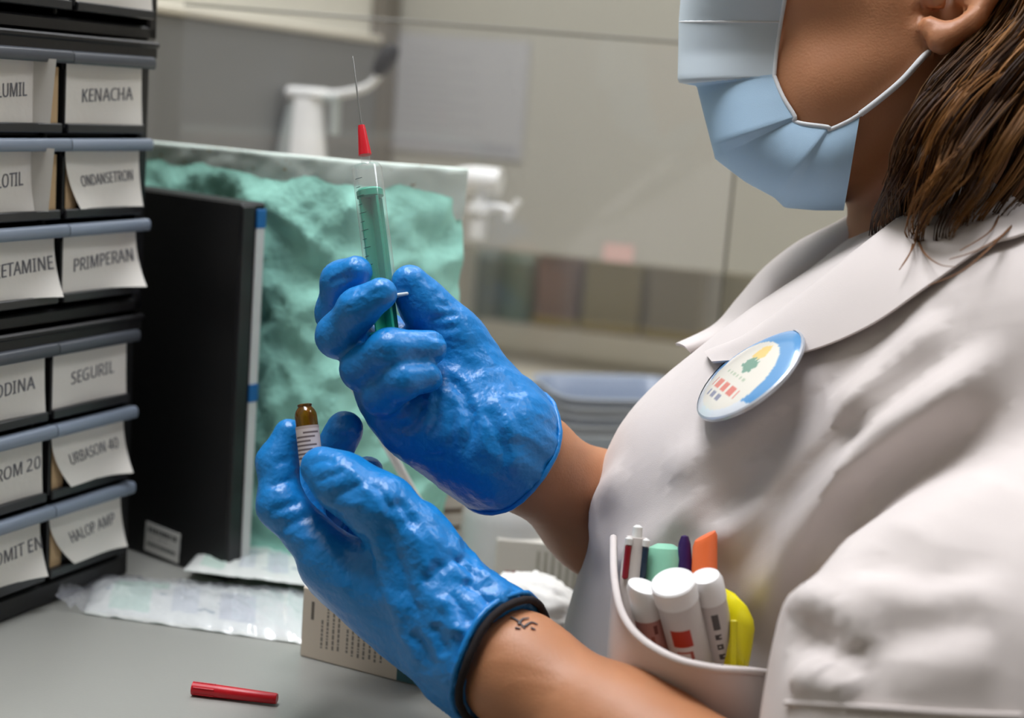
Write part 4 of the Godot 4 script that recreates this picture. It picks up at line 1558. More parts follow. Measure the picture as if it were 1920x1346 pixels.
func glove(t: Node3D, called: String, gs: Array, cuff: Array, seed_: int) -> void:
	var vi := nets(gs, 0.0021, [cuff])
	var r := called == "right_glove"
	var list := []
	if r:
		list = [
			[[[812, 664], [852, 716], [880, 762], [885, 800], [874, 862]], -0.0022, 0.0028], [[[800, 690], [836, 735], [862, 780], [864, 830]], 0.0016, 0.0035], [[[838, 680], [880, 735], [905, 790], [905, 860]], 0.0014, 0.004],
			[[[846, 745], [852, 790], [846, 850], [856, 900]], -0.0016, 0.0024], [[[905, 765], [930, 806], [946, 845], [940, 880]], -0.0014, 0.0026], [[[925, 740], [950, 790], [968, 830]], 0.0014, 0.003],
			[[[786, 735], [793, 760], [772, 795], [742, 812]], -0.0018, 0.0022], [[[800, 738], [808, 770], [790, 806], [765, 826]], 0.0013, 0.0026], [[[812, 752], [818, 785], [806, 820]], -0.0013, 0.0022],
			[[[700, 772], [735, 802], [768, 790]], -0.0013, 0.0024], [[[838, 850], [812, 858], [790, 850]], -0.0016, 0.002], [[[796, 602], [828, 594], [862, 588]], -0.0015, 0.0018], [[[800, 614], [836, 616], [866, 610]], -0.0013, 0.0018],
			[[[798, 626], [832, 634], [858, 632]], -0.0012, 0.0018], [[[815, 562], [832, 572], [845, 570]], -0.0011, 0.0018], [[[806, 548], [820, 552], [826, 546]], -0.001, 0.0016], [[[750, 520], [758, 540], [752, 560]], -0.001, 0.0016],
			[[[612, 535], [640, 520], [668, 515]], -0.0011, 0.0016], [[[640, 570], [668, 560], [690, 548]], 0.0008, 0.0018], [[[690, 558], [712, 545], [730, 548]], -0.0009, 0.0014], [[[640, 610], [665, 600], [690, 580]], -0.0007, 0.002],
			[[[700, 655], [722, 665], [740, 660]], -0.0008, 0.0018], [[[775, 660], [790, 668], [806, 660]], -0.0009, 0.0016], [[[880, 870], [905, 890], [930, 880]], 0.001, 0.003]]
	else:
		list = [
			[[[720, 965], [742, 1040], [768, 1110], [790, 1160]], -0.0024, 0.0032], [[[700, 985], [714, 1060], [738, 1130], [760, 1180]], 0.0018, 0.0038], [[[676, 998], [696, 1060], [716, 1125]], -0.0017, 0.0028],
			[[[770, 975], [790, 1040], [812, 1090]], 0.0017, 0.0034], [[[790, 1098], [824, 1064], [880, 1046]], -0.002, 0.0026], [[[812, 1165], [826, 1200], [838, 1230]], -0.002, 0.0026], [[[843, 1115], [868, 1145], [884, 1170]], -0.0022, 0.0026],
			[[[826, 1120], [848, 1160], [860, 1190]], 0.0016, 0.003], [[[870, 1085], [900, 1110], [925, 1140]], -0.0022, 0.0026], [[[890, 1068], [925, 1095], [950, 1120]], 0.0018, 0.003], [[[770, 1180], [792, 1215], [815, 1260]], -0.0018, 0.0026],
			[[[740, 1165], [765, 1205], [788, 1245]], 0.0014, 0.003], [[[740, 935], [765, 965], [782, 990]], -0.0017, 0.0022], [[[700, 905], [722, 935], [738, 965]], -0.0016, 0.0022], [[[655, 875], [678, 905], [690, 935]], 0.0012, 0.0024],
			[[[578, 872], [605, 862], [630, 868]], -0.0013, 0.0018], [[[590, 905], [625, 890], [650, 880]], -0.0013, 0.0018], [[[612, 940], [650, 920], [685, 905]], -0.0016, 0.002], [[[628, 958], [660, 948], [690, 936]], 0.001, 0.0022],
			[[[500, 912], [525, 905], [556, 898]], -0.0013, 0.0018], [[[506, 958], [535, 950], [566, 940]], -0.0014, 0.002], [[[515, 1000], [548, 980], [590, 965]], -0.0014, 0.0024], [[[530, 1040], [575, 1010], [630, 1000]], 0.0012, 0.003],
			[[[512, 870], [525, 866], [545, 862]], -0.001, 0.0016], [[[612, 810], [640, 820], [668, 812]], -0.001, 0.0018], [[[620, 790], [640, 796], [664, 786]], -0.0008, 0.0016], [[[600, 1010], [630, 1060], [650, 1120]], 0.0012, 0.004], [[[840, 1030], [870, 1060], [905, 1085]], -0.0016, 0.0024]]
	fold(vi, lines_on(gs, list))
	var f := FastNoiseLite.new()
	f.seed = seed_
	f.frequency = 60.0
	f.fractal_type = FastNoiseLite.FRACTAL_RIDGED
	f.fractal_octaves = 2
	var along_arm: Vector3 = cuff[1]
	var wild := 1.0 if r else 1.5
	press(vi, func(p: Vector3, _n: Vector3) -> float:
		var q := p - along_arm * (p.dot(along_arm) * 0.6)
		var near_cuff := clampf(1.0 - (cuff[0] - p).dot(along_arm) / 0.11, 0.15, 1.0)
		var q2 := p - along_arm * (p.dot(along_arm) * 0.86)
		return wild * near_cuff * (0.0010 * f.get_noise_3dv(q) + 0.0011 * f.get_noise_3dv(q2 * 0.55 + Vector3(7, 3, 1))))
	part_room(t, called, solid(vi), m("glove"))
	part_room(t, "rolled_cuff", ring_on(gs, cuff[0] - cuff[1] * 0.0008, cuff[1], 0.0003, 0.0015), m("glove"))


func tunic(t: Node3D) -> void:
	var vi := nets(cloth, 0.0062)
	var list := [
		[[[1910, 765], [1762, 845], [1600, 970], [1500, 1090], [1462, 1140]], -0.005, 0.013], [[[1900, 690], [1740, 780], [1580, 900], [1470, 1040], [1410, 1200]], 0.009, 0.014],
		[[[1640, 765], [1570, 835], [1500, 895], [1440, 960]], -0.004, 0.012], [[[1740, 550], [1620, 660], [1500, 765], [1380, 860], [1250, 950]], -0.0018, 0.008], [[[1700, 690], [1540, 830], [1420, 950], [1330, 1040]], 0.005, 0.010],
		[[[1500, 720], [1380, 810], [1240, 905]], 0.003, 0.014], [[[1790, 600], [1660, 700], [1560, 790]], 0.004, 0.012], [[[1900, 640], [1760, 740], [1650, 830], [1560, 930]], 0.004, 0.009],
		[[[1360, 960], [1250, 1010], [1150, 1080]], 0.004, 0.014], [[[1180, 880], [1120, 960], [1080, 1060]], 0.003, 0.012], [[[1430, 880], [1340, 960], [1240, 1040]], -0.004, 0.010],
		[[[1580, 1062], [1660, 1058], [1740, 1082], [1900, 1050]], -0.004, 0.009], [[[1560, 1120], [1680, 1100], [1760, 1120], [1900, 1100]], 0.003, 0.012], [[[1640, 1200], [1740, 1182], [1850, 1140]], -0.004, 0.010],
		[[[1466, 1140], [1530, 1136], [1580, 1170], [1600, 1230]], 0.006, 0.009], [[[1470, 1185], [1520, 1190], [1575, 1220], [1560, 1260]], -0.008, 0.012], [[[1480, 1262], [1540, 1268], [1620, 1280]], 0.005, 0.009], [[[1880, 1240], [1780, 1240], [1660, 1260]], 0.003, 0.012], [[[1900, 900], [1780, 950], [1680, 1020]], 0.003, 0.016]]
	for k in list.size():
		list[k][1] *= 1.0 if k == 0 else 1.6 if k < 11 else 1.15
		list[k][2] *= 0.85 if k < 11 else 1.0
	fold(vi, lines_on(cloth, list))
	var f := FastNoiseLite.new()
	f.seed = 77
	f.frequency = 7.0
	press(vi, func(p: Vector3, _n: Vector3) -> float: return 0.0012 * f.get_noise_3dv(p))
	part_room(t, "tunic", solid(vi), m("tunic"))
	# collar: the near leaf folded onto the chest, the far leaf standing up with its tip in the air
	var inn := smooth_line([P(1790, 352, 0.815), P(1738, 380, 0.795), P(1690, 412, 0.782), P(1600, 478, 0.772), P(1500, 554, 0.774), P(1400, 630, 0.783), P(1330, 668, 0.800)], 8)
	var outer := []
	for q in [[1960, 440], [1905, 460], [1850, 478], [1750, 545], [1632, 622], [1500, 672], [1345, 690]]:
		outer.append(cloth_at(q[0], q[1], 0.004))
	var out := smooth_line(outer, 8)
	part_room(t, "collar", shell(48, 12, func(u: float, w: float):
		var k: float = u * (inn.size() - 1)
		var i := mini(int(k), inn.size() - 2)
		var p := inn[i].lerp(inn[i + 1], k - i)
		var q := out[i].lerp(out[i + 1], k - i)
		var n := slope(cloth, p.lerp(q, 0.6))
		return p.lerp(q, w) + n * (0.010 * sin(PI * pow(w, 0.6)) * (1.0 - 0.6 * u) - 0.004 * (1.0 - smoothstep(0.0, 0.12, w))), 0.0014), m("tunic"))
	var fo := smooth_line([P(1640, 372, 0.890), P(1577, 416, 0.888), P(1500, 455, 0.886), P(1435, 505, 0.880), P(1385, 562, 0.872), P(1340, 612, 0.862), P(1268, 648, 0.850)], 8)
	var fi := smooth_line([P(1735, 430, 0.870), P(1655, 478, 0.868), P(1575, 532, 0.864), P(1500, 582, 0.858), P(1450, 618, 0.852), P(1405, 642, 0.845), P(1302, 668, 0.838)], 8)
	part_room(t, "far_collar", shell(48, 10, func(u: float, w: float):
		var k: float = u * (fo.size() - 1)
		var i := mini(int(k), fo.size() - 2)
		var p := fo[i].lerp(fo[i + 1], k - i)
		var q := fi[i].lerp(fi[i + 1], k - i)
		return p.lerp(q, w) + lens.basis * Vector3(-0.5, 0.6, 0.6) * 0.006 * sin(PI * pow(w, 0.7)) * (1.0 - u * 0.7) + lens.basis.z * (0.026 * sin(PI * pow(w, 0.75)) * (1.0 - u * 0.55)), 0.0014), m("tunic"))
	var hem := []
	for q in [[1476, 1318], [1560, 1322], [1680, 1330], [1800, 1338], [1915, 1342]]:
		hem.append(cloth_at(q[0], q[1], 0.001))
	part_room(t, "sleeve_hem", tube(smooth_line(hem, 6), 0.0012, 0.0012, 6), m("tunic"))
	var seam := PackedVector3Array()
	for k in fo.size():
		seam.append(fo[k].lerp(fi[k], 0.12) + lens.basis * Vector3(-0.5, 0.6, 0.6) * 0.0028 * (1.0 - 0.7 * k / fo.size()) + lens.basis.z * (0.0155 * (1.0 - 0.55 * k / fo.size())))
	part_room(t, "collar_seam", tube(seam, 0.0006, 0.0006, 6), m("tunic"))
	# breast pocket, gaping round the pens
	var lip := smooth_line([P(1150, 1008, 0.772), P(1152, 1085, 0.735), P(1166, 1148, 0.714), P(1200, 1196, 0.695), P(1262, 1234, 0.680), P(1332, 1252, 0.678), P(1402, 1258, 0.696), P(1442, 1262, 0.735)], 6)
	var low := smooth_line([P(1138, 1200, 0.776), P(1136, 1300, 0.745), P(1146, 1390, 0.745), P(1195, 1430, 0.742), P(1260, 1445, 0.740), P(1335, 1450, 0.738), P(1412, 1450, 0.742), P(1446, 1450, 0.752)], 6)
	part_room(t, "pocket", shell(36, 16, func(u: float, w: float):
		var k: float = u * (lip.size() - 1)
		var i := mini(int(k), lip.size() - 2)
		var p := lip[i].lerp(lip[i + 1], k - i)
		var q := low[i].lerp(low[i + 1], k - i)
		return p.lerp(q, w) + lens.basis * Vector3(0, 0, 0.006) * sin(PI * w), 0.0015), m("tunic"))
	part_room(t, "pocket_hem", tube(lip, 0.0020, 0.0020, 8), m("tunic"))


func body(t: Node3D) -> void:
	var arms := Limbs.new(0.02, 0.01)
	arms.chain([P(930, 832, 0.803), cuff_r[0] + cuff_r[1] * 0.01, P(1130, 965, 0.865), P(1380, 1140, 0.95), P(1800, 660, 1.0)], [0.020, 0.0242, 0.032, 0.041, 0.045])
	arms.chain([P(905, 1218, 0.739), cuff_l[0] + cuff_l[1] * 0.01, P(1180, 1404, 0.695), P(1560, 1650, 0.63), P(1810, 1330, 0.662), P(2130, 890, 0.715), P(1990, 720, 0.81)], [0.020, 0.0246, 0.0315, 0.043, 0.044, 0.040, 0.036])
	arms.add(P(1800, 660, 1.0), P(1780, 640, 0.88), 0.045, 0.05)
	arms.add(P(1990, 720, 0.81), P(1780, 640, 0.88), 0.036, 0.045)
	arms.add(P(1780, 640, 0.88), P(1600, 1700, 0.87), 0.06, 0.10)
	var a := nets([arms], 0.005)
	var b := nets(head, 0.0036)
	var v: PackedVector3Array = a[0]
	var idx: PackedInt32Array = a[1]
	var k := v.size()
	v.append_array(b[0])
	for i in b[1]:
		idx.append(i + k)
	var ink := []
	for q in [[[958, 1156], [972, 1164], [984, 1178]], [[972, 1170], [980, 1160], [992, 1158]], [[984, 1174], [996, 1166], [1008, 1170]], [[966, 1176], [976, 1178]], [[996, 1176], [1004, 1180]]]:
		var on := []
		for w in q:
			on.append(touch([arms], w[0], w[1], 0.72))
		ink.append(tube(smooth_line(on, 4), 0.0008, 0.0005, 6, 0.35))
	part_room(t, "tattoo", merged(ink), m("tattoo_ink", "4c4a4c", 0.6))
	var f := FastNoiseLite.new()
	f.seed = 2
	f.frequency = 30.0
	part_room(t, "body", solid([v, idx], func(p: Vector3) -> Color:
		var c := Color(1.0, 1.0, 1.0) * (0.96 + 0.06 * f.get_noise_3dv(p))
		c.a = 1.0
		return c), m("skin"))


func mask(t: Node3D) -> void:
	# rows from the top edge to the bottom edge: near end, silhouette, and how far the row stands out
	var rows := [[1480, -70, 1335, -78], [1472, -5, 1279, -10], [1464, 40, 1275, 40], [1456, 95, 1274, 100], [1452, 138, 1272, 154, 0.002], [1453, 146, 1309, 158, -0.002], [1468, 182, 1322, 215], [1490, 218, 1334, 272, 0.005], [1488, 226, 1344, 296, -0.002], [1506, 232, 1400, 340], [1552, 238, 1450, 370, 0.005], [1556, 243, 1474, 386, -0.003], [1590, 228, 1530, 392], [1613, 214, 1582, 392]]
	var dm := 0.835
	var pts := []
	for r in rows:
		var n := touch(head, r[0], r[1], 0.775)
		n += (lens.origin - n).normalized() * 0.002
		var dn := (lens.affine_inverse() * n).z * -1.0
		var f := P(r[2], r[3], dm)
		var nf := P(r[0], r[1], 2.0 * dm - dn)
		pts.append([n, f, nf, r[4] if r.size() > 4 else 0.0])
	var at := func(a: float, q: float) -> Vector3:
		var x: float = q * (rows.size() - 1)
		var i := mini(int(x), rows.size() - 2)
		var w := x - i
		var g := a * PI
		var out := []
		for j in [i, i + 1]:
			var e: Array = pts[j]
			var mid: Vector3 = (e[0] + e[2]) * 0.5
			out.append(mid + (e[1] - mid) * pow(sin(g), 0.72) + (e[0] - mid) * cos(g) * (absf(cos(g)) * 0.25 + 0.75) + lens.basis.z * (e[3] * sin(g)))
		return out[0].lerp(out[1], w)
	var blue := m("mask")
	var cut := 4.25 / 13.0
	part_room(t, "face_mask", shell(40, 54, func(a2: float, q: float) -> Vector3: return at.call(a2, lerpf(cut, 1.0, q)), 0.0007), blue)
	part_room(t, "mask_upper_panel", shell(40, 26, func(a2: float, q: float) -> Vector3: return at.call(a2, q * (cut + 0.012)), 0.0007), m("mask_pale"))
	var edge := PackedVector3Array()
	for i in rows.size():
		edge.append(pts[i][0] + (lens.origin - pts[i][0]).normalized() * 0.0006)
	part_room(t, "mask_binding", tube(smooth_line(Array(edge), 4), 0.0012, 0.0012, 8), m("mask_white"))
	var stitch := PackedVector3Array()
	for k in 21:
		stitch.append(at.call(k / 20.0, 0.155) + (lens.origin - pts[2][0]).normalized() * 0.0006)
	part_room(t, "mask_seam", tube(stitch, 0.0008, 0.0008, 6), m("mask_white"))
	var out := func(px: float, py: float, d: float) -> Vector3:
		var p := touch(head, px, py, d)
		return p + (lens.origin - p).normalized() * 0.0025
	part_room(t, "ear_loop", tube(smooth_line([pts[-1][0], out.call(1650, 186, 0.775), out.call(1692, 150, 0.77), out.call(1730, 108, 0.766), P(1748, 92, 0.772), P(1775, 60, 0.778)], 6), 0.0017, 0.0017, 8), m("mask_white"))
	part_room(t, "ear_loop", tube(smooth_line([pts[0][0], out.call(1580, -90, 0.77), out.call(1700, -110, 0.765), out.call(1790, -110, 0.762)], 6), 0.0017, 0.0017, 8), m("mask_white"))


func hair(t: Node3D) -> void:
	var cap := Limbs.new(0.03, 0.02)
	var h := func(x: float, y: float, z: float) -> Vector3: return hx * Vector3(x, y, z)
	cap.add(h.call(-0.045, 0.065, 0), h.call(0.02, 0.075, 0), 0.085, 0.078)
	cap.add(h.call(-0.080, 0.03, 0.01), h.call(-0.080, -0.08, 0.005), 0.070, 0.062)
	cap.add(h.call(-0.050, -0.04, 0.034), h.call(-0.028, -0.098, 0.030), 0.042, 0.036)
	part_room(t, "hair_base", solid(nets([cap], 0.006), func(_p): return Color(0.075, 0.034, 0.015)), m("hair"))
	var r := RandomNumberGenerator.new()
	r.seed = 5
	var list := []
	# left border of the hair, from behind the ear forward under the lobe and down to the collar
	var border := [Vector2(1880, -200), Vector2(1884, -60), Vector2(1874, 0), Vector2(1838, 62), Vector2(1784, 122), Vector2(1734, 184), Vector2(1696, 260), Vector2(1682, 330), Vector2(1662, 398), Vector2(1676, 446)]
	var edge_at := func(q: float) -> Vector2:
		var x: float = q * (border.size() - 1)
		var i := mini(int(x), border.size() - 2)
		return border[i] + (border[i + 1] - border[i]) * (x - i)
	for lock in 74:
		var a := r.randf()
		if lock < 26:
			a *= 0.30
		var b := r.randf()
		var stop := lerpf(0.80, 1.07, r.randf()) - 0.02 * a
		var amp := r.randf_range(9, 25)
		var ph := r.randf() * TAU
		var fr := r.randf_range(7.0, 14.0)
		var drift := r.randf_range(-60, 40)
		var shade := pow(r.randf(), 1.8)
		for k in 15:
			var sa := r.randf_range(-1, 1)
			var sb := r.randf_range(-1, 1)
			var fuzz := r.randf_range(-1, 1)
			var end := stop * r.randf_range(0.74, 1.13)
			var pts := []
			for s in 12:
				var q := s / 11.0 * end
				var e: Vector2 = edge_at.call(q)
				var pinch := 1.0 - 0.72 * smoothstep(0.35, 1.0, q)
				var curl := amp * (0.15 + q) * sin(ph + q * fr + 0.25 * fuzz)
				var x: float = e.x + lerpf(300.0, 360.0, q) * a * (1.0 - 0.30 * smoothstep(0.6, 1.0, q)) + curl + drift * q * q * minf(1.0, a * 5.0 + 0.15) + sa * 26.0 * pinch + fuzz * 5.0 * sin(q * 11.0 + sb * 3.0)
				var y: float = e.y + 46.0 * a * q + amp * 0.7 * cos(ph + q * fr)
				var dd: float = lerpf(0.772, 0.742, smoothstep(0.1, 0.7, q)) + 0.020 * b - 0.030 * sin(PI * clampf(a * 1.2, 0, 1)) + 0.009 * cos(ph + q * fr) + 0.005 * sb * pinch + 0.024 * smoothstep(0.80, 1.05, q) + 0.055 * (1.0 - smoothstep(0.2, 0.45, a)) * smoothstep(0.78, 1.0, q)
				pts.append(P(x, y, dd))
			var tone := clampf(shade + r.randf_range(-0.18, 0.18), 0.0, 1.0)
			var c := Color(0.042, 0.019, 0.009).lerp(Color(0.30, 0.135, 0.040), tone)
			list.append(tube(smooth_line(pts, 2), r.randf_range(0.0006, 0.0013), 0.00025, 5, 0.6, c, c))
	var st := part_room(t, "hair_strands", merged(list), m("hair"))
	st.set_meta("kind", "stuff")
	# loose wisps over the collar
	var wisps := []
	for e in [[[1716, 330], [1722, 400], [1718, 450], [1690, 500]], [[1705, 350], [1714, 420], [1708, 470], [1686, 506]], [[1900, 420], [1850, 470], [1800, 510], [1740, 535]], [[1920, 400], [1880, 440], [1830, 470], [1780, 486]], [[1712, 420], [1730, 470], [1760, 495], [1790, 500]], [[1880, 380], [1860, 430], [1800, 470]]]:
		var pts := []
		for q in e:
			var p := touch(cloth, q[0], q[1], 0.77)
			pts.append(p + (lens.origin - p).normalized() * 0.022)
		wisps.append(tube(smooth_line(pts, 5), 0.0007, 0.0003, 5, 0.6, Color(0.16, 0.07, 0.025), Color(0.2, 0.09, 0.035)))
	var ws := part_room(t, "loose_wisps", merged(wisps), m("hair"))
	ws.set_meta("kind", "stuff")
	# a lock falling over the forehead
	part_room(t, "forelock", tube(smooth_line([P(1500, -120, 0.79), P(1420, -60, 0.80), P(1372, -10, 0.815), P(1388, 22, 0.81)], 5), 0.006, 0.0008, 7, 0.5, Color(0.04, 0.02, 0.01), Color(0.05, 0.025, 0.012)), m("hair"))


func held_things() -> void:
	# syringe: axis from the needle's point down to the thumb rest
	var a := P(661, 103, 0.80)
	var b := P(726, 622, 0.784)
	var l := (b - a).length()
	var s := thing("syringe", "clear syringe with a green plunger, red needle hub and upright needle in the right hand", "syringe", b)
	var up := along(b, a)
	s.basis = up.basis
	var y := func(py: float) -> float: return l * (622.0 - py) / 519.0
	var R := 0.0080
	var clear := m("syringe_clear", "ffffff", 0.08)
	clear.transparency = BaseMaterial3D.TRANSPARENCY_ALPHA
	clear.albedo_color = Color(0.95, 0.98, 0.98, 0.08)
	part(s, "needle", lathe([Vector2(0.00042, y.call(240)), Vector2(0.00042, y.call(112)), Vector2(0.0, y.call(103))], 10), m("steel", "b8bcc0", 0.25, 1.0))
	part(s, "needle_hub", lathe([Vector2(0.0, y.call(236)), Vector2(0.0018, y.call(237)), Vector2(0.0022, y.call(246)), Vector2(0.0027, y.call(265)), Vector2(0.0033, y.call(285)), Vector2(0.0035, y.call(293)), Vector2(0.0, y.call(293))], 20), m("hub_red", "d00c22", 0.35))
	part(s, "nozzle", lathe([Vector2(0.0022, y.call(290)), Vector2(0.0025, y.call(311))], 16), clear)
	var bar := part(s, "barrel", lathe([Vector2(0.0025, y.call(311)), Vector2(R - 0.0008, y.call(313)), Vector2(R, y.call(319)), Vector2(R, y.call(560)), Vector2(R + 0.0005, y.call(562))], 40), clear)
	var marks := []
	for k in 13:
		var w := 0.0046 if k % 2 == 0 else 0.0028
		marks.append(tube(PackedVector3Array(range(7).map(func(i): return Vector3(sin(-0.9 + i * w / R / 6.0) * R * 1.004, y.call(340 + k * 16), cos(-0.9 + i * w / R / 6.0) * R * 1.004))), 0.00016, 0.00016, 4))
	part(bar, "scale_mark", merged(marks), m("scale_ink", "3c4a4c", 0.6))
	part(s, "finger_flange", boxes([[Vector3(0, y.call(562), 0), Vector3(0.028, 0.0016, 0.018)]], 0.0007), m("flange_clear", "dfe6e6", 0.25))
	var green := m("plunger_green", "1f9c80", 0.35)
	part(s, "plunger_head", lathe([Vector2(0, y.call(357)), Vector2(0.0060, y.call(357)), Vector2(0.0071, y.call(361)), Vector2(0.0071, y.call(372)), Vector2(0.0062, y.call(374)), Vector2(0.0, y.call(374))], 32), green)
	var fins := []
	var mid: float = (y.call(374) - 0.004) * 0.5 + 0.002
	var ln: float = y.call(374)
	for e in [[Vector3(0.0140, ln, 0.0016)], [Vector3(0.0016, ln, 0.0140)]]:
		fins.append([Vector3(0, mid, 0), e[0]])
	part(s, "plunger_rod", boxes(fins, 0.0003), green, Transform3D(Basis(Vector3.UP, 0.62), Vector3.ZERO))
	part(s, "thumb_rest", lathe([Vector2(0, -0.002), Vector2(0.009, -0.002), Vector2(0.0095, -0.001), Vector2(0.009, 0.0), Vector2(0, 0.0)], 32), green)
	# vial
	var va := P(571, 757, 0.760)
	var vb := P(585, 880, 0.757)
	var vl := (va - vb).length()
	var v := thing("vial", "small amber glass vial with a printed white label held by the left hand", "vial", vb)
	v.basis = along(vb, va).basis
	var amber := m("amber", "ffffff", 0.03)
	amber.albedo_color = Color(0.62, 0.40, 0.06, 0.25)
	amber.refraction_enabled = true
	amber.refraction_scale = 0.05
	part(v, "glass", lathe([Vector2(0, 0), Vector2(0.0052, 0.0), Vector2(0.0057, 0.0008), Vector2(0.0057, vl * 0.80), Vector2(0.0055, vl * 0.85), Vector2(0.0048, vl * 0.90), Vector2(0.0038, vl * 0.94), Vector2(0.0034, vl * 0.955), Vector2(0.0037, vl * 0.975), Vector2(0.0037, vl * 0.99), Vector2(0.0030, vl), Vector2(0, vl)], 28), amber)
	var rows := [[0, 0, 128, 5, "b9a9a4"]]
	for k in 7:
		rows.append([8 + (k * 29) % 20, 10 + k * 7, 30 + (k * 37) % 28, 3, "6d5f60"])
		rows.append([70 + (k * 17) % 16, 9 + k * 7, 22 + (k * 23) % 20, 3, "75686a"])
	part(v, "label", lathe([Vector2(0.00595, vl * 0.08), Vector2(0.00595, vl * 0.66)], 28), printed("vial_print", picture(128, 64, "d5c9c6", rows), 0.6))


func pen(called: String, label: String, cat: String, top: Vector3, foot: Vector3) -> Node3D:
	var o := thing(called, label, cat, foot, 0.0, "pens in the tunic pocket")
	o.basis = along(foot, top).basis
	return o


func worn_things() -> void:
	# breast pocket pens, back row to front row
	var p: Node3D
	var a := P(1196, 988, 0.738)
	var b := P(1160, 1330, 0.738)
	var l := (a - b).length()
	p = pen("multicolour_pen", "white ballpoint pen with dark red and navy sliders at the left of the pocket", "pen", a, b)
	part(p, "barrel", lathe([Vector2(0, 0), Vector2(0.004, 0), Vector2(0.0062, 0.01), Vector2(0.0062, l - 0.014), Vector2(0.0052, l - 0.005), Vector2(0.0, l - 0.005)], 24), m("pen_white", "cfc6c0", 0.35))
	for e in [[-0.0042, "slider_red", "8c0a1c", 0.006], [0.0044, "slider_navy", "10293f", 0.004]]:
		part(p, "slider", boxes([[Vector3(e[0], l - 0.017, 0.0052), Vector3(0.0030, 0.017, 0.0026)]], 0.0008), m(e[1], e[2], 0.4))
		part(p, "slider_knob", lathe([Vector2(0, 0), Vector2(0.0019, 0), Vector2(0.0019, 0.003), Vector2(0, 0.0042)], 12), m("white_plastic"), Transform3D(Basis(), Vector3(e[0], l - 0.0085, 0.0048)))
	part(p, "top_knob", lathe([Vector2(0, l - 0.006), Vector2(0.0026, l - 0.006), Vector2(0.0024, l), Vector2(0.001, l + 0.001), Vector2(0, l + 0.001)], 16), m("white_plastic"))
	a = P(1247, 1019, 0.742)
	b = P(1232, 1330, 0.738)
	l = (a - b).length()
	p = pen("highlighter", "mint green capped highlighter beside the white ballpoint pen", "highlighter", a, b)
	part(p, "cap", lathe([Vector2(0.0, l - 0.04), Vector2(0.0094, l - 0.04), Vector2(0.0094, l - 0.007), Vector2(0.0078, l - 0.0022), Vector2(0.004, l - 0.0002), Vector2(0, l)], 28), m("mint", "8fcfb2", 0.4))
	part(p, "barrel", lathe([Vector2(0, 0), Vector2(0.006, 0), Vector2(0.0086, 0.006), Vector2(0.0086, l - 0.04)], 24), m("mint_dark", "6fb597", 0.4))
	a = P(1284, 1003, 0.738)
	b = P(1275, 1330, 0.735)
	l = (a - b).length()
	p = pen("marker", "marker with a pointed dark purple cap in the middle of the pocket", "marker", a, b)
	part(p, "cap", lathe([Vector2(0.0, l - 0.045), Vector2(0.0062, l - 0.045), Vector2(0.0055, l - 0.026), Vector2(0.0030, l - 0.004), Vector2(0.0018, l - 0.0006), Vector2(0, l)], 24), m("purple", "2f1352", 0.4))
	part(p, "barrel", lathe([Vector2(0, 0), Vector2(0.004, 0), Vector2(0.0056, 0.006), Vector2(0.0056, l - 0.045)], 20), m("pen_white"))
	a = P(1322, 999, 0.732)
	b = P(1316, 1330, 0.732)
	l = (a - b).length()
	p = pen("marker", "marker with a slanted bright orange cap, rightmost of the back row", "marker", a, b)
	part(p, "cap", bent(lathe([Vector2(0.0, l - 0.034), Vector2(0.0066, l - 0.034), Vector2(0.0060, l - 0.004), Vector2(0.0050, l - 0.0015), Vector2(0, l - 0.001)], 28), func(q: Vector3) -> Vector3: return q + Vector3.UP * (q.x * 0.55 * smoothstep(l - 0.02, l - 0.004, q.y))), m("orange", "f4753f", 0.4))
	part(p, "barrel", lathe([Vector2(0, 0), Vector2(0.004, 0), Vector2(0.006, 0.006), Vector2(0.006, l - 0.034)], 20), m("pen_white"))
	a = P(1378, 1113, 0.722)
	b = P(1376, 1340, 0.722)
	l = (a - b).length()
	p = pen("highlighter", "fat bright yellow highlighter at the right end of the pocket", "highlighter", a, b)
	part(p, "body", bent(lathe([Vector2(0, 0), Vector2(0.003, 0), Vector2(0.0065, 0.022), Vector2(0.0086, 0.034), Vector2(0.0096, l - 0.012), Vector2(0.0090, l - 0.006), Vector2(0.006, l - 0.0015), Vector2(0, l)], 32), func(q: Vector3) -> Vector3: return q - Vector3.UP * (q.x * 0.8 * smoothstep(l - 0.03, l, q.y))), m("yellow", "ecdf12", 0.3))
	part(p, "clip", boxes([[Vector3(-0.002, l - 0.026, 0.0098), Vector3(0.0035, 0.03, 0.0016)]], 0.0006), m("yellow_clip", "d9cc0c", 0.35))
	a = P(1205, 1095, 0.712)
	b = P(1254, 1330, 0.742)
	l = (a - b).length()
	p = pen("marker", "slim white-capped marker with a pinkish printed barrel, left of the front row", "marker", a, b)
	var w1 := []
	for k in 9:
		w1.append([24 + (k % 3) * 6, 6 + k * 13, 5, 11, ["7a3f3c", "9a5a52", "5b2b2b"][k % 3]])
	part(p, "cap", bent(lathe([Vector2(0.0, l - 0.017), Vector2(0.0080, l - 0.017), Vector2(0.0078, l - 0.004), Vector2(0.0066, l - 0.001), Vector2(0, l - 0.0005)], 28), func(q: Vector3) -> Vector3: return q - Vector3.UP * (q.x * 0.5 * smoothstep(l - 0.012, l - 0.003, q.y))), m("cap_white", "f0eeec", 0.3))
	part(p, "barrel", lathe([Vector2(0, 0), Vector2(0.005, 0), Vector2(0.0074, 0.006), Vector2(0.0074, l - 0.017)], 24), printed("barrel_pink", picture(128, 128, "c08d86", w1), 0.4))
	a = P(1322, 1076, 0.706)
	b = P(1376, 1330, 0.738)
	l = (a - b).length()
	p = pen("marker", "white marker with a column of small dark print, right of the front row", "marker", a, b)
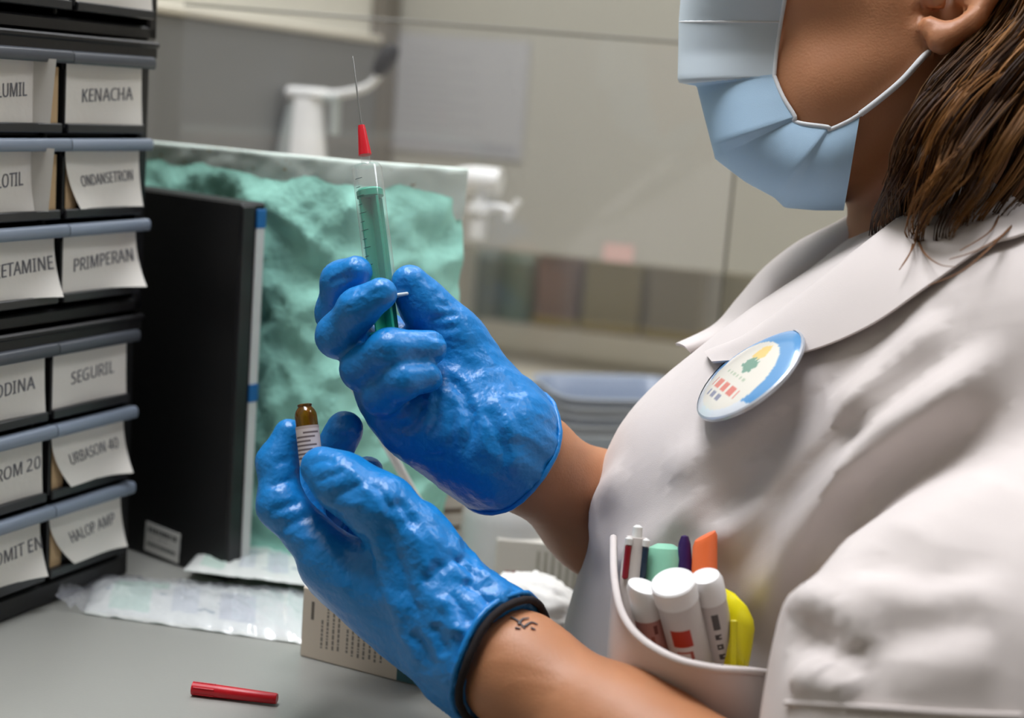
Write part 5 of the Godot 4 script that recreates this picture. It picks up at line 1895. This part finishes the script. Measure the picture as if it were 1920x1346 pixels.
	var w2 := [[27, 14, 9, 26, "55504f"]]
	for k in 8:
		w2.append([28, 48 + k * 17, 8, 9, "48413f"])
		w2.append([31 if k % 2 else 28, 51 + k * 17, 3, 3, "cdc6c2"])
	part(p, "cap", lathe([Vector2(0.0, l - 0.014), Vector2(0.0079, l - 0.014), Vector2(0.0079, l - 0.004), Vector2(0.0066, l - 0.001), Vector2(0, l)], 28), m("cap_white"))
	part(p, "barrel", lathe([Vector2(0, 0), Vector2(0.005, 0), Vector2(0.0076, 0.006), Vector2(0.0076, l - 0.014)], 28), printed("barrel_dark_print", picture(128, 200, "cbc3bf", w2), 0.4))
	a = P(1261, 1090, 0.698)
	b = P(1322, 1330, 0.738)
	l = (a - b).length()
	p = pen("marker", "thick white marker with a flat bright top and red print, middle of the front row", "marker", a, b)
	var w3 := [[26, 34, 20, 28, "b02c17"]]
	for k in 7:
		w3.append([28, 70 + k * 16, 16, 3, "a85a4a"])
		w3.append([28 + (k % 3) * 6, 70 + k * 16, 3, 14, "a0483a"])
	w3.append([30, 186, 16, 12, "6a2a24"])
	part(p, "cap", lathe([Vector2(0.0, l - 0.010), Vector2(0.0106, l - 0.010), Vector2(0.0106, l - 0.0008), Vector2(0.0098, l), Vector2(0, l)], 32), m("cap_white"))
	part(p, "barrel", lathe([Vector2(0, 0), Vector2(0.007, 0), Vector2(0.0100, 0.008), Vector2(0.0100, l - 0.010)], 32), printed("barrel_red_print", picture(128, 200, "d0c8c3", w3), 0.4))
	# pin badge
	var c := touch(cloth, 1432, 733, 0.76)
	var n := (lens.basis * Vector3(-0.635, 0.715, 0.29)).normalized()
	var up := lens.basis * Vector3(0.745, 0.667, 0.0)
	up = (up - n * up.dot(n)).normalized()
	var bd := thing("pin_badge", "glossy oval pin badge with a blue rim and a coloured emblem on the tunic", "badge", c + n * 0.012)
	bd.basis = Basis(up.cross(n), up, n)
	var im := Image.create(72, 72, false, Image.FORMAT_RGBA8)
	var fs := FastNoiseLite.new()
	fs.frequency = 0.05
	for yy in 72:
		for xx in 72:
			var q := Vector2(xx - 35.5, 35.5 - yy) / 35.5
			var col := Color("dde2e8")
			var inner := (q - Vector2(0.0, -0.12)).length()
			if inner > 0.74 and q.y > -0.62 + 0.25 * absf(q.x):
				col = Color("5f9bd0")
			elif inner <= 0.74:
				col = Color("e6e1d6")
			if (q - Vector2(-0.02, 0.36)).length() < 0.17 + 0.05 * fs.get_noise_2d(xx * 2.7, yy * 2.7):
				col = Color("eecb7c")
			if ((q - Vector2(0.04, 0.08)) * Vector2(0.75, 1.0)).length() < 0.15 + 0.08 * fs.get_noise_2d(xx * 5, yy * 5):
				col = Color("6f9c8c")
			if absf(q.y + 0.42) < 0.085 and absf(q.x) < 0.48 and (int((q.x + 1.0) * 11.0) % 3 != 0):
				col = Color("dc7c72")
			if absf(q.y + 0.62) < 0.07 and absf(q.x + 0.12) < 0.26 and (int((q.x + 1.0) * 13.0) % 3 != 0):
				col = Color("8a8ea6")
			if absf(q.y + 0.18) < 0.03 and absf(q.x) < 0.4 and (int((q.x + 1.0) * 15.0) % 2 != 0):
				col = Color("b9c4ae")
			im.set_pixel(xx, yy, col)
	var face := printed("badge_print", ImageTexture.create_from_image(im), 0.18)
	face.clearcoat_enabled = true
	face.clearcoat = 1.0
	face.clearcoat_roughness = 0.05
	var R := 0.0325
	var dome := grid(48, 12, func(u: float, w: float):
		var r: float = R * w
		return Vector3(r * cos(u * TAU), r * sin(u * TAU), 0.0052 * sqrt(maxf(0.0, 1.0 - w * w * 0.96)) - 0.001), true, true)
	var arr := dome.surface_get_arrays(0)
	var uvs: PackedVector2Array = arr[Mesh.ARRAY_TEX_UV]
	var vs: PackedVector3Array = arr[Mesh.ARRAY_VERTEX]
	for k in uvs.size():
		uvs[k] = Vector2(0.5 + vs[k].x / R * 0.5, 0.5 - vs[k].y / R * 0.5)
	part(bd, "printed_dome", finish(vs, arr[Mesh.ARRAY_NORMAL], uvs, arr[Mesh.ARRAY_INDEX]), face)
	part(bd, "back_plate", lathe([Vector2(0, -0.003), Vector2(R - 0.003, -0.003), Vector2(R, -0.0012), Vector2(R, 0.0004), Vector2(R - 0.001, 0.001)], 40), m("badge_back", "c3c7ce", 0.3, 0.4), Transform3D(Basis(Vector3.RIGHT, PI * 0.5), Vector3.ZERO))
	part(bd, "pin", tube(PackedVector3Array([Vector3(0, 0.02, -0.004), Vector3(0, -0.02, -0.004)]), 0.0008), m("steel"))
